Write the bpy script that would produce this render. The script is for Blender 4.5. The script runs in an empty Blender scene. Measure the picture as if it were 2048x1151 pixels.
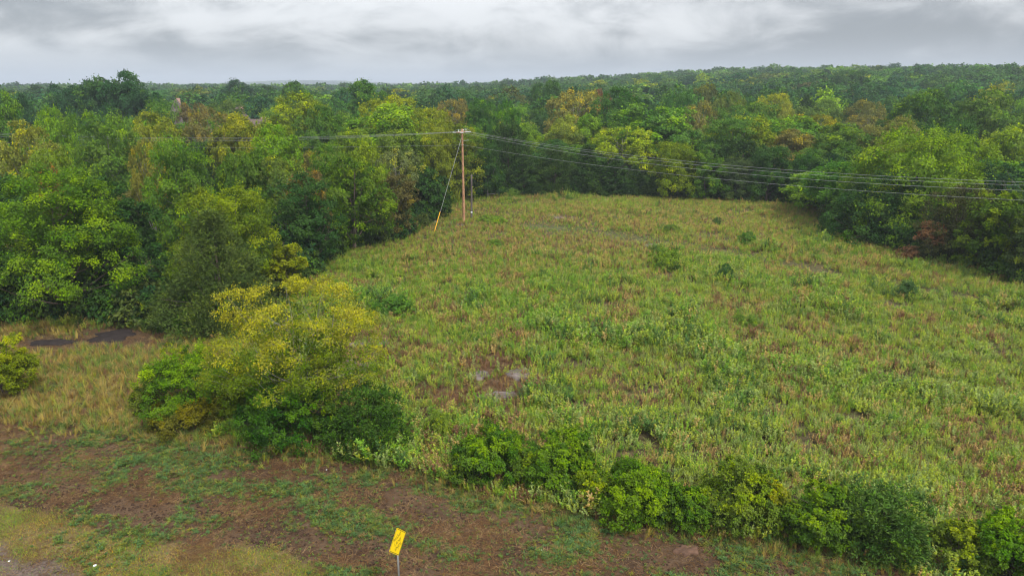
import bpy, math, random
import numpy as np
from mathutils import Vector, Matrix

# ------------------------------------------------------------------ camera
SC = bpy.context.scene
COL = SC.collection
CAM_H = 18.5
PITCH = math.radians(16.33)
FPX = 2048 * 24.0 / 36.0
cam_d = bpy.data.cameras.new("camera")
cam_d.sensor_width = 36.0
cam_d.lens = 24.0
cam_d.clip_start = 0.5
cam_d.clip_end = 30000.0
cam = bpy.data.objects.new("camera", cam_d)
cam.location = (0, 0, CAM_H)
cam.rotation_euler = (math.radians(90) - PITCH, 0, 0)
COL.objects.link(cam)
SC.camera = cam

# ------------------------------------------------------------------ sky
SUN_EL, SUN_AZ = math.radians(50), math.radians(142)      # azimuth clockwise from +Y
world = bpy.data.worlds.new("World")
SC.world = world
world.use_nodes = True
wt = world.node_tree
wt.nodes.clear()


class NT:
    """tiny helper to write node trees"""
    def __init__(self, tree):
        self.t = tree

    def n(self, typ, **kw):
        nd = self.t.nodes.new(typ)
        for k, v in kw.items():
            if k.startswith("i_"):
                nd.inputs[k[2:].replace("_", " ")].default_value = v
            else:
                setattr(nd, k, v)
        return nd

    def l(self, a, b):
        self.t.links.new(a, b)

    def math(self, op, a, b=None, c=None, clamp=False):
        nd = self.t.nodes.new("ShaderNodeMath")
        nd.operation = op
        nd.use_clamp = clamp
        for i, v in enumerate((a, b, c)):
            if v is None:
                continue
            if isinstance(v, (int, float)):
                nd.inputs[i].default_value = v
            else:
                self.l(v, nd.inputs[i])
        return nd.outputs[0]

    def vmath(self, op, a, b=None):
        nd = self.t.nodes.new("ShaderNodeVectorMath")
        nd.operation = op
        for i, v in enumerate((a, b)):
            if v is None:
                continue
            if isinstance(v, (tuple, list)):
                nd.inputs[i].default_value = v
            else:
                self.l(v, nd.inputs[i])
        return nd.outputs[0]

    def mix(self, fac, a, b, typ="MIX"):
        nd = self.t.nodes.new("ShaderNodeMix")
        nd.data_type = "RGBA"
        nd.blend_type = typ
        nd.clamp_factor = True
        for i, v in ((0, fac), (6, a), (7, b)):
            if isinstance(v, (int, float)):
                nd.inputs[i].default_value = v
            elif isinstance(v, (tuple, list)):
                nd.inputs[i].default_value = (v[0], v[1], v[2], 1.0)
            else:
                self.l(v, nd.inputs[i])
        return nd.outputs[2]

    def noise(self, vec, scale, detail=5.0, rough=0.55, dist=0.0):
        nd = self.n("ShaderNodeTexNoise")
        nd.inputs["Scale"].default_value = scale
        nd.inputs["Detail"].default_value = detail
        nd.inputs["Roughness"].default_value = rough
        nd.inputs["Distortion"].default_value = dist
        if vec is not None:
            self.l(vec, nd.inputs["Vector"])
        return nd.outputs["Fac"]

    def ramp(self, fac, lo, hi, a=0.0, b=1.0):
        nd = self.t.nodes.new("ShaderNodeMapRange")
        nd.interpolation_type = "SMOOTHSTEP"
        nd.inputs[1].default_value = lo
        nd.inputs[2].default_value = hi
        nd.inputs[3].default_value = a
        nd.inputs[4].default_value = b
        self.l(fac, nd.inputs[0])
        return nd.outputs[0]


W = NT(wt)
tc = W.n("ShaderNodeTexCoord")
sep = W.n("ShaderNodeSeparateXYZ")
W.l(tc.outputs["Generated"], sep.inputs[0])
zc = W.math("MAXIMUM", sep.outputs[2], 0.0)
den = W.math("ADD", zc, 0.32)
px_ = W.math("DIVIDE", sep.outputs[0], den)
py_ = W.math("DIVIDE", sep.outputs[1], den)
cmb = W.n("ShaderNodeCombineXYZ")
W.l(px_, cmb.inputs[0])
W.l(W.math("MULTIPLY", py_, 0.95), cmb.inputs[1])
cmb.inputs[2].default_value = 3.7
big = W.noise(W.vmath("ADD", cmb.outputs[0], (2.6, 7.7, 0.0)), 0.75, 4.0, 0.5, 0.7)
mid = W.noise(W.vmath("ADD", cmb.outputs[0], (11.3, 4.1, 2.2)), 2.6, 8.0, 0.60, 0.4)
cl = W.math("ADD", W.math("MULTIPLY", big, 0.5), W.math("MULTIPLY", mid, 0.5))
cf = W.ramp(cl, 0.41, 0.60)
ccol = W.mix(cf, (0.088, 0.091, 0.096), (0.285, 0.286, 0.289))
# bluish band of air just above the horizon
hz = W.ramp(zc, 0.0, 0.07, 1.0, 0.0)
ccol = W.mix(W.math("MULTIPLY", hz, 0.7), ccol, (0.175, 0.196, 0.218))
# overcast skies brighten towards the zenith; raised beyond that here to light the field
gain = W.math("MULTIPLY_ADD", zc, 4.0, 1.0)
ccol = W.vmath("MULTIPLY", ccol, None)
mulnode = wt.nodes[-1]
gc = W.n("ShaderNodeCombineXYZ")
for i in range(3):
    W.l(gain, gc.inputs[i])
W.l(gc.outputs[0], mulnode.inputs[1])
sky = W.n("ShaderNodeTexSky")
sky.sky_type = "NISHITA"
sky.sun_disc = False
sky.sun_elevation = SUN_EL
sky.sun_rotation = SUN_AZ
bg_sky = W.n("ShaderNodeBackground")
bg_sky.inputs[1].default_value = 0.10
W.l(sky.outputs[0], bg_sky.inputs[0])
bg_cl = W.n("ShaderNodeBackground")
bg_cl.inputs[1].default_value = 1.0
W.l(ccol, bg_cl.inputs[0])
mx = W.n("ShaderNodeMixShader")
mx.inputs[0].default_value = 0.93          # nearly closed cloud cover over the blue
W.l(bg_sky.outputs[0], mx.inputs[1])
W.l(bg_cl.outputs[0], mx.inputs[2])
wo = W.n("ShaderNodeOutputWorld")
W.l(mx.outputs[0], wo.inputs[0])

# ------------------------------------------------------------------ sun, exposure, sampling
sun_d = bpy.data.lights.new("sun", "SUN")
sun_d.energy = 1.5
sun_d.angle = math.radians(12)
sun_d.color = (1.0, 0.94, 0.84)
sun = bpy.data.objects.new("sun", sun_d)
COL.objects.link(sun)
to_sun = Vector((math.sin(SUN_AZ) * math.cos(SUN_EL), math.cos(SUN_AZ) * math.cos(SUN_EL), math.sin(SUN_EL)))
sun.rotation_euler = to_sun.to_track_quat("Z", "Y").to_euler()
sun.location = (0, 0, 60)
vs = SC.view_settings
vs.view_transform = "Standard"
vs.look = "None"
vs.exposure = 1.22
vs.gamma = 1.0
vs.use_curve_mapping = False
cy = SC.cycles
cy.max_bounces = 5
cy.diffuse_bounces = 3
cy.glossy_bounces = 2
cy.transmission_bounces = 3
cy.transparent_max_bounces = 4
cy.volume_bounces = 0
cy.filter_width = 1.15
cy.use_denoising = True
cy.sample_clamp_indirect = 4.0
cy.caustics_reflective = False
cy.caustics_refractive = False

# ------------------------------------------------------------------ helpers
RS = np.random.RandomState
SP, CP = math.sin(PITCH), math.cos(PITCH)


def ray(px, py):
    xn = (px - 1024.0) / FPX
    yn = (575.5 - py) / FPX
    return xn, CP + yn * SP, -SP + yn * CP


def project(x, y, z):
    dy, dz = y, z - CAM_H
    zc_ = dy * CP - dz * SP
    yc = dy * SP + dz * CP
    zc_ = np.maximum(zc_, 0.5)
    return 1024.0 + x / zc_ * FPX, 575.5 - yc / zc_ * FPX


def lattice(seed):
    return RS(seed).rand(256, 256)


_LT = [lattice(s) for s in range(6)]


def vnoise(x, y, s=0):
    t = _LT[s % 6]
    xi = np.floor(x).astype(int)
    yi = np.floor(y).astype(int)
    fx, fy = x - xi, y - yi
    fx = fx * fx * (3 - 2 * fx)
    fy = fy * fy * (3 - 2 * fy)
    a = t[xi % 256, yi % 256]
    b = t[(xi + 1) % 256, yi % 256]
    c = t[xi % 256, (yi + 1) % 256]
    d = t[(xi + 1) % 256, (yi + 1) % 256]
    return (a * (1 - fx) + b * fx) * (1 - fy) + (c * (1 - fx) + d * fx) * fy


def fbm(x, y, s=0, o=4):
    v, amp, tot = 0.0, 1.0, 0.0
    for k in range(o):
        v = v + amp * vnoise(x * 2 ** k + 17.3 * k, y * 2 ** k + 9.1 * k, s + k)
        tot += amp
        amp *= 0.55
    return v / tot


def sstep(x, a, b):
    t = np.clip((x - a) / (b - a), 0, 1)
    return t * t * (3 - 2 * t)


def terrain(x, y):
    x = np.asarray(x, float)
    y = np.asarray(y, float)
    z = (fbm(x / 14.0, y / 14.0, 1, 3) - 0.5) * 0.7
    z = z * sstep(y, 18, 40)
    z = z + 13.0 * sstep(y, 180, 430) * sstep(x, -40, 300)
    z = z + 4.0 * sstep(y, 330, 620) * sstep(x, -130, 40)
    far = sstep(y, 1400, 4200)
    z = z + far * (vnoise(x / 1100.0 + 3.1, y / 1400.0, 2) - 0.35) * 95.0 * sstep(y, 1400, 5200)
    return z


def gp(px, py, z=None):
    """ground point seen at a pixel of the photograph"""
    dx, dy, dz = ray(px, py)
    zz = 0.0
    for _ in range(5):
        t = (CAM_H - zz) / -dz
        x, y = dx * t, dy * t
        zz = float(terrain(x, y)) if z is None else z
    return x, y, zz


def inpoly(px, py, poly):
    ins = np.zeros(np.shape(px), bool)
    n = len(poly)
    j = n - 1
    for i in range(n):
        xi, yi = poly[i]
        xj, yj = poly[j]
        if yi != yj:
            c = ((yi > py) != (yj > py)) & (px < (xj - xi) * (py - yi) / (yj - yi) + xi)
            ins ^= c
        j = i
    return ins


def mesh(name, verts, faces, mat=None, lv=None, extra=None, smooth=False):
    """verts (N,3); faces (M,k) of one size"""
    verts = np.asarray(verts, np.float32)
    faces = np.asarray(faces, np.int32)
    me = bpy.data.meshes.new(name)
    k = faces.shape[1]
    me.vertices.add(len(verts))
    me.vertices.foreach_set("co", verts.ravel())
    me.loops.add(faces.size)
    me.loops.foreach_set("vertex_index", faces.ravel())
    me.polygons.add(len(faces))
    me.polygons.foreach_set("loop_start", np.arange(0, faces.size, k, dtype=np.int32))
    if smooth:
        me.polygons.foreach_set("use_smooth", np.ones(len(faces), bool))
    if lv is not None:
        a = me.attributes.new("lv", "FLOAT_COLOR", "POINT")
        a.data.foreach_set("color", np.asarray(lv, np.float32).ravel())
    for nm, arr in (extra or {}).items():
        a = me.attributes.new(nm, "FLOAT_COLOR", "POINT")
        a.data.foreach_set("color", np.asarray(arr, np.float32).ravel())
    me.update(calc_edges=True)
    if mat:
        me.materials.append(mat)
    return me


def add(name, data, parent=None, loc=None):
    o = bpy.data.objects.new(name, data)
    COL.objects.link(o)
    if parent is not None:
        o.parent = parent
    if loc is not None:
        o.location = loc
    return o


def tag(o, label, cat=None, group=None, kind=None):
    if label:
        o["label"] = label
    if cat:
        o["category"] = cat
    if group:
        o["group"] = group
    if kind:
        o["kind"] = kind
    return o


class Geo:
    """collects tubes and boxes into one quad mesh"""
    def __init__(self):
        self.v, self.f, self.n = [], [], 0

    def tube(self, pts, rad, sides=6, cap=True):
        pts = np.asarray(pts, float)
        rad = np.broadcast_to(np.asarray(rad, float), (len(pts),))
        d = np.gradient(pts, axis=0)
        d /= np.linalg.norm(d, axis=1)[:, None] + 1e-9
        ref = np.where(np.abs(d[:, 2:3]) > 0.9, np.array([[1.0, 0, 0]]), np.array([[0, 0, 1.0]]))
        u = np.cross(ref, d)
        u /= np.linalg.norm(u, axis=1)[:, None] + 1e-9
        w = np.cross(d, u)
        a = np.arange(sides) / sides * 2 * math.pi
        ring = (np.cos(a)[None, :, None] * u[:, None, :] + np.sin(a)[None, :, None] * w[:, None, :]) * rad[:, None, None]
        vv = (pts[:, None, :] + ring).reshape(-1, 3)
        i = np.arange(len(pts) - 1)[:, None] * sides
        j = np.arange(sides)[None, :]
        j2 = (j + 1) % sides
        q = np.stack([i + j, i + j2, i + sides + j2, i + sides + j], -1).reshape(-1, 4)
        self.v.append(vv)
        self.f.append(q + self.n)
        if cap:
            for base, p in ((0, pts[0]), ((len(pts) - 1) * sides, pts[-1])):
                if sides == 4:
                    self.f.append(np.array([[base, base + 1, base + 2, base + 3]]) + self.n)
                else:
                    h = sides // 2
                    fs = [[base + k, base + k + 1, base + (sides - 2 - k), base + (sides - 1 - k)]
                          for k in range(h - 1)] if sides % 2 == 0 else []
                    if fs:
                        self.f.append(np.array(fs) + self.n)
        self.n += len(vv)
        return self

    def box(self, lo, hi, M=None):
        x0, y0, z0 = lo
        x1, y1, z1 = hi
        v = np.array([[x0, y0, z0], [x1, y0, z0], [x1, y1, z0], [x0, y1, z0],
                      [x0, y0, z1], [x1, y0, z1], [x1, y1, z1], [x0, y1, z1]], float)
        if M is not None:
            M = np.array(M)
            v = v @ M[:3, :3].T + M[:3, 3]
        f = np.array([[0, 3, 2, 1], [4, 5, 6, 7], [0, 1, 5, 4], [1, 2, 6, 5], [2, 3, 7, 6], [3, 0, 4, 7]])
        self.v.append(v)
        self.f.append(f + self.n)
        self.n += 8
        return self

    def build(self, name, mat, parent=None, smooth=False, loc=None):
        me = mesh(name, np.concatenate(self.v), np.concatenate(self.f), mat, smooth=smooth)
        return add(name, me, parent, loc)


# ------------------------------------------------------------------ materials
def newmat(name):
    m = bpy.data.materials.new(name)
    m.use_nodes = True
    m.node_tree.nodes.clear()
    return m, NT(m.node_tree)


def out(N, sh):
    o = N.n("ShaderNodeOutputMaterial")
    N.l(sh, o.inputs[0])


def simple(name, col, rough=0.7, metal=0.0, var=0.25, scale=8.0, spec=0.3, bump=0.0):
    m, N = newmat(name)
    p = N.n("ShaderNodeBsdfPrincipled")
    tcn = N.n("ShaderNodeTexCoord")
    f = N.noise(tcn.outputs["Object"], scale, 6.0, 0.6)
    lo = tuple(c * (1 - var) for c in col)
    hi = tuple(min(1, c * (1 + var)) for c in col)
    N.l(N.mix(N.ramp(f, 0.3, 0.7), lo, hi), p.inputs["Base Color"])
    p.inputs["Roughness"].default_value = rough
    p.inputs["Metallic"].default_value = metal
    p.inputs["Specular IOR Level"].default_value = spec
    if bump:
        b = N.n("ShaderNodeBump")
        b.inputs["Strength"].default_value = bump
        N.l(f, b.inputs["Height"])
        N.l(b.outputs[0], p.inputs["Normal"])
    out(N, p.outputs[0])
    return m


def leafmat(name, src="OBJECT", tip=None, tipmul=(1.95, 1.70, 0.80), trans=0.3, spread=0.8, leafvar=0.5):
    """leaf colour = the plant's own colour, varied leaf by leaf and spray by spray"""
    m, N = newmat(name)
    at = N.n("ShaderNodeAttribute")
    at.attribute_name = "lv"
    s = N.n("ShaderNodeSeparateColor")
    N.l(at.outputs["Color"], s.inputs[0])
    if src == "OBJECT":
        base = N.n("ShaderNodeObjectInfo").outputs["Color"]
    else:
        ti = N.n("ShaderNodeAttribute")
        ti.attribute_type = "INSTANCER"
        ti.attribute_name = "tint"
        base = ti.outputs["Color"]
    tipc = N.mix(1.0, base, tipmul, "MULTIPLY") if tip is None else tip
    col = N.mix(s.outputs[2], base, tipc)
    h = N.n("ShaderNodeHueSaturation")
    N.l(col, h.inputs["Color"])
    N.l(N.math("MULTIPLY_ADD", s.outputs[1], -0.035 * spread, 0.5 + 0.010 * spread), h.inputs["Hue"])
    N.l(N.math("MULTIPLY_ADD", s.outputs[0], 0.24, 0.98), h.inputs["Saturation"])
    v1 = N.math("MULTIPLY_ADD", s.outputs[0], leafvar, 1 - leafvar / 2)
    v2 = N.math("MULTIPLY_ADD", s.outputs[1], 0.5 * spread, 1 - 0.25 * spread)
    N.l(N.math("MULTIPLY", v1, v2), h.inputs["Value"])
    p = N.n("ShaderNodeBsdfPrincipled")
    p.inputs["Roughness"].default_value = 0.65
    p.inputs["Specular IOR Level"].default_value = 0.07
    N.l(h.outputs[0], p.inputs["Base Color"])
    t = N.n("ShaderNodeBsdfTranslucent")
    N.l(N.mix(1.0, h.outputs[0], (1.15, 1.1, 0.6), "MULTIPLY"), t.inputs[0])
    ms = N.n("ShaderNodeMixShader")
    ms.inputs[0].default_value = trans
    N.l(p.outputs[0], ms.inputs[1])
    N.l(t.outputs[0], ms.inputs[2])
    out(N, ms.outputs[0])
    return m


M_LEAF = leafmat("foliage")
M_NEEDLE = leafmat("cedar_foliage", trans=0.12, tipmul=(1.5, 1.4, 0.9), spread=0.8)
M_LEAF_I = leafmat("wood_foliage", src="INST")
M_WEED = leafmat("weed_leaves", src="INST", tipmul=(1.35, 1.0, 0.6), trans=0.28, spread=0.7, leafvar=.45)
M_BARK = simple("bark", (0.13, 0.10, 0.08), 0.9, scale=6, bump=0.4)
M_CLOD = simple("clod_soil", (.050, .030, .020), .95, scale=.9, var=.45, spec=.1)
M_BARK_G = simple("grey_bark", (0.26, 0.24, 0.22), 0.9, scale=6, bump=0.4)

# ------------------------------------------------------------------ ground
# outlines of the surfaces, in pixels of the photograph, turned into places on the ground
P_GRAVEL = [(-900, 1080), (0, 1098), (95, 1117), (195, 1158), (260, 1300), (-900, 1300)]
P_LAWN = [(-900, 960), (0, 1018), (110, 1034), (230, 1062), (420, 1092), (560, 1106), (700, 1160), (760, 1300), (-900, 1300)]
P_VERGE = [(-900, 800), (0, 838), (230, 850), (330, 868), (480, 892), (640, 915), (800, 935), (930, 985), (1080, 1012),
           (1220, 1040), (1400, 1074), (1560, 1098), (1720, 1124), (1800, 1140), (1890, 1185), (2100, 1300), (-900, 1300)]
P_CLEAR = [(-900, 680), (-300, 660), (0, 648), (130, 648), (300, 652), (350, 664), (450, 668), (560, 612), (622, 540),
           (690, 502), (785, 480), (836, 462), (880, 432), (905, 396), (1000, 389), (1290, 390), (1480, 403), (1645, 412),
           (1662, 468), (1760, 494), (1890, 522), (2048, 572), (2400, 690), (3200, 900), (3200, 1400), (-900, 1400)]
P_DRY = [(40, 690), (330, 680), (420, 720), (330, 850), (-200, 838), (-200, 720)]
TRACK = [(1060, 452), (1180, 462), (1300, 484), (1400, 498), (1480, 510), (1600, 538), (1750, 568), (1900, 592), (2060, 612), (2300, 650)]
BROWN = [(985, 730, 95, 34, 1.1), (1005, 778, 120, 34, 1.1), (905, 792, 85, 28, 1.0), (1275, 730, 30, 24, .7), (770, 690, 60, 40, .6),
         (700, 700, 110, 60, .7), (820, 860, 50, 40, .8), (1240, 600, 24, 10, .5), (900, 455, 90, 14, .6), (1130, 440, 70, 10, .7),
         (1050, 500, 200, 26, .45), (1280, 495, 60, 9, .7), (240, 678, 130, 28, 1.0), (90, 692, 90, 20, 1.0), (1600, 640, 90, 18, .35),
         (1010, 690, 60, 18, .6), (860, 830, 60, 30, .6), (1100, 590, 50, 16, .35), (1180, 850, 60, 10, .25), (660, 640, 50, 30, .5)]


def seg_dist(px, py, line):
    d = np.full(np.shape(px), 1e9)
    for (x0, y0), (x1, y1) in zip(line[:-1], line[1:]):
        vx, vy = x1 - x0, y1 - y0
        t = np.clip(((px - x0) * vx + (py - y0) * vy) / (vx * vx + vy * vy), 0, 1)
        d = np.minimum(d, np.hypot(px - x0 - t * vx, (py - y0 - t * vy) * 2.2))
    return d


def zones(x, y):
    """surface shares at ground positions: verge, lawn, gravel, brown, track, dry, clearing"""
    z = np.zeros_like(x)
    px, py = project(x, y, z)
    wob = (fbm(x / 2.2, y / 2.2, 3, 4) - 0.5)
    qy = py + wob * 46
    qx = px + (fbm(x / 2.6 + 50, y / 2.6, 4, 3) - 0.5) * 60
    ok = y > 6
    near = ~ok
    verge = inpoly(qx, qy, P_VERGE) | near
    lawn = inpoly(qx, py + wob * 60, P_LAWN) | near
    gravel = inpoly(qx, py + wob * 50, P_GRAVEL) | near
    brown = np.zeros_like(x)
    for bx, by, sx, sy, a in BROWN:
        brown = np.maximum(brown, a * np.exp(-(((px - bx) / sx) ** 2 + ((py - by) / sy) ** 2)))
    track = .6 * np.exp(-(seg_dist(px, py, TRACK) / 20.0) ** 2) * ok
    dry = inpoly(qx, qy, P_DRY) & ~near
    clear = inpoly(px, py, P_CLEAR) | near
    return verge, lawn, gravel, brown, track, dry, clear


def coarse(a, b, n, g):
    return a + (b - a) * (np.linspace(0, 1, n) ** g)


xs = np.concatenate([-coarse(62.5, 7000, 46, 3.2)[::-1], np.arange(-62, 72, 0.46), coarse(72.5, 7000, 46, 3.2)])
ys = np.concatenate([-coarse(0, 300, 8, 2)[::-1][:-1], np.arange(0, 14, 2.0), np.arange(14, 128, 0.42), coarse(128.6, 7000, 80, 2.6)])
GX, GY = np.meshgrid(xs, ys)
gz = terrain(GX, GY)
vg, lw, gv, br, tr, dr, cr_ = zones(GX, GY)
rough = (fbm(GX / 0.9, GY / 0.9, 2, 3) - 0.5) * 0.16 * vg + (fbm(GX / 3.0, GY / 1.2, 5, 2) - 0.5) * 0.22 * vg * ~lw
gz = gz + rough - 0.02 * gv
gv_v = np.stack([GX, GY, gz], -1).reshape(-1, 3)
ny, nx = GX.shape
ii = np.arange(ny - 1)[:, None] * nx + np.arange(nx - 1)[None, :]
gf = np.stack([ii, ii + 1, ii + nx + 1, ii + nx], -1).reshape(-1, 4)
one = np.ones(GX.size)
m1 = np.stack([vg.ravel() * 1.0, lw.ravel() * 1.0, gv.ravel() * 1.0, one], -1)
m2 = np.stack([br.ravel(), tr.ravel(), np.maximum(dr, 0).ravel() * 1.0, one], -1)


def ground_material():
    m, N = newmat("ground")
    pos = N.n("ShaderNodeNewGeometry").outputs["Position"]
    a1 = N.n("ShaderNodeAttribute")
    a1.attribute_name = "m1"
    a2 = N.n("ShaderNodeAttribute")
    a2.attribute_name = "m2"
    s1 = N.n("ShaderNodeSeparateColor")
    N.l(a1.outputs["Color"], s1.inputs[0])
    s2 = N.n("ShaderNodeSeparateColor")
    N.l(a2.outputs["Color"], s2.inputs[0])
    n1 = N.noise(pos, 0.35, 5, 0.6)
    n2 = N.noise(pos, 2.6, 6, 0.65)
    n3 = N.noise(pos, 11.0, 5, 0.7)
    litter = N.mix(N.ramp(n2, 0.35, 0.65), (0.055, 0.045, 0.022), (0.13, 0.105, 0.05))
    brown = N.mix(N.ramp(n2, 0.3, 0.7), (0.060, 0.042, 0.030), (0.14, 0.098, 0.066))
    track = N.mix(N.ramp(n2, 0.3, 0.7), (0.060, 0.100, 0.030), (0.110, 0.155, 0.050))
    soil = N.mix(N.ramp(n1, 0.35, 0.65), (0.052, 0.031, 0.019), (0.104, 0.064, 0.037))
    soil = N.mix(N.ramp(n2, 0.40, 0.72, 0.0, 0.75), soil, (0.150, 0.098, 0.060))
    soil = N.mix(N.ramp(n3, 0.50, 0.75, 0.0, 0.7), soil, (0.026, 0.016, 0.012))
    lawn = N.mix(N.ramp(n2, 0.35, 0.7), (0.14, 0.105, 0.045), (0.22, 0.165, 0.075))
    grav = N.mix(N.ramp(n3, 0.3, 0.7), (0.085, 0.062, 0.050), (0.20, 0.155, 0.130))
    grav = N.mix(N.ramp(n2, 0.5, 0.72), grav, (0.055, 0.038, 0.028))
    c = N.mix(s2.outputs[0], litter, brown)
    c = N.mix(N.math("MULTIPLY", s2.outputs[1], 0.8), c, track)
    sy = N.n("ShaderNodeSeparateXYZ")
    N.l(pos, sy.inputs[0])
    c = N.mix(N.ramp(sy.outputs[1], 128.0, 150.0), c, N.mix(n1, (0.020, 0.034, 0.014), (0.045, 0.065, 0.022)))
    c = N.mix(s1.outputs[0], c, soil)
    c = N.mix(s1.outputs[1], c, lawn)
    c = N.mix(s1.outputs[2], c, grav)
    p = N.n("ShaderNodeBsdfPrincipled")
    p.inputs["Roughness"].default_value = 0.95
    p.inputs["Specular IOR Level"].default_value = 0.15
    N.l(c, p.inputs["Base Color"])
    b = N.n("ShaderNodeBump")
    b.inputs["Strength"].default_value = 0.9
    b.inputs["Distance"].default_value = 0.14
    N.l(N.math("MULTIPLY_ADD", n3, 0.5, n2), b.inputs["Height"])
    N.l(b.outputs[0], p.inputs["Normal"])
    out(N, p.outputs[0])
    return m


ground = add("ground", mesh("ground", gv_v, gf, ground_material(), extra={"m1": m1, "m2": m2}, smooth=True))
tag(ground, "brown soil and grassy ground reaching back to the far hills", None, None, "structure")


def ground_z(x, y):
    """height of the sheet as built (verge roughness included)"""
    z = terrain(x, y)
    vg_, lw_, gv_, *_ = zones(x, y)
    return z + (fbm(x / 0.9, y / 0.9, 2, 3) - 0.5) * 0.16 * vg_ + (fbm(x / 3.0, y / 1.2, 5, 2) - 0.5) * 0.22 * vg_ * ~lw_ - 0.02 * gv_


# ------------------------------------------------------------------ foliage building
def norm(a):
    return a / (np.linalg.norm(a, axis=-1, keepdims=True) + 1e-9)


def leaf_quads(P, Nn, A, L, Wd, fold=0.25):
    """one small folded diamond per leaf: P base, Nn normal, A axis"""
    A = norm(A - Nn * (A * Nn).sum(-1, keepdims=True) * 0.6)
    S = norm(np.cross(Nn, A))
    L = L[:, None]
    Wd = Wd[:, None]
    v0 = P
    v2 = P + A * L
    c = P + A * L * 0.45 + Nn * Wd * fold
    v1 = c + S * Wd * 0.5
    v3 = c - S * Wd * 0.5
    V = np.stack([v0, v1, v2, v3], 1).reshape(-1, 3)
    F = np.arange(len(V)).reshape(-1, 4)
    return V, F


def sphere_dirs(n, rs, jitter=0.35):
    i = np.arange(n) + 0.5
    ph = np.arccos(1 - 2 * i / n)
    th = math.pi * (1 + 5 ** 0.5) * i
    d = np.stack([np.cos(th) * np.sin(ph), np.sin(th) * np.sin(ph), np.cos(ph)], -1)
    return norm(d + rs.randn(n, 3) * jitter * (4 / n) ** 0.5)


def lobes_for(rs, kind, R, H):
    """main boughs of a crown: centres, radii, flattening"""
    if kind == "layer":
        n = rs.randint(20, 26)
        hz_ = np.linspace(0.12, 0.93, n) + rs.randn(n) * 0.02
        th = np.arange(n) * 2.4 + rs.rand() * 6
        env = np.sqrt(np.clip(1 - ((hz_ - 0.45) / 0.60) ** 2, 0.05, 1))
        rr = env * rs.uniform(0.25, 0.78, n)
        c = np.stack([np.cos(th) * rr * R, np.sin(th) * rr * R, hz_ * H], -1)
        return c, R * rs.uniform(0.30, 0.46, n), np.full(n, 0.42)
    z0, n, ln, lr = {"skirt": (0.0, 26, 0.64, 0.36), "broad": (0.14, 21, 0.64, 0.37), "tall": (0.12, 22, 0.62, 0.36),
                     "shrub": (0.0, 24, 0.66, 0.29), "sparse": (0.22, 22, 0.70, 0.28)}[kind]
    d = sphere_dirs(n, rs, 0.55)
    d = d[d[:, 2] > (-0.95 if kind == "skirt" else -0.72)]
    n = len(d)
    rad = ln * rs.uniform(0.82, 1.22, n)
    rl = lr * rs.uniform(0.72, 1.25, n)
    rad = np.minimum(rad, 1.06 - rl * 0.8)
    Rz = H * (1 - z0) / 2
    c = d * rad[:, None] * np.array([R, R, Rz]) + np.array([0, 0, H * z0 + Rz])
    if kind == "skirt":
        low = sstep(-d[:, 2], 0.15, 0.85)
        hr = np.hypot(c[:, 0], c[:, 1])[:, None] + 1e-6
        c[:, :2] *= 1 + low[:, None] * (0.55 * R / hr - 0.4).clip(0, 1.2)
    if kind == "shrub":
        c = d * rad[:, None] * np.array([R, R, H * 0.56]) + np.array([0, 0, H * 0.40])
        c[:, 2] = np.maximum(c[:, 2], 0.10 * H)
    rr = rl * R
    if kind not in ("sparse",):
        k = 2
        c = np.concatenate([c, np.stack([rs.randn(k) * .12 * R, rs.randn(k) * .12 * R, H * rs.uniform(.4, .65, k)], -1)])
        rr = np.concatenate([rr, np.full(k, R * .5)])
    sq = min(1.0, 1.05 * Rz / R) if kind not in ("shrub",) else min(1.0, 0.95 * H / R)
    return c, rr, np.full(len(c), 0.85 * sq)


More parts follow.
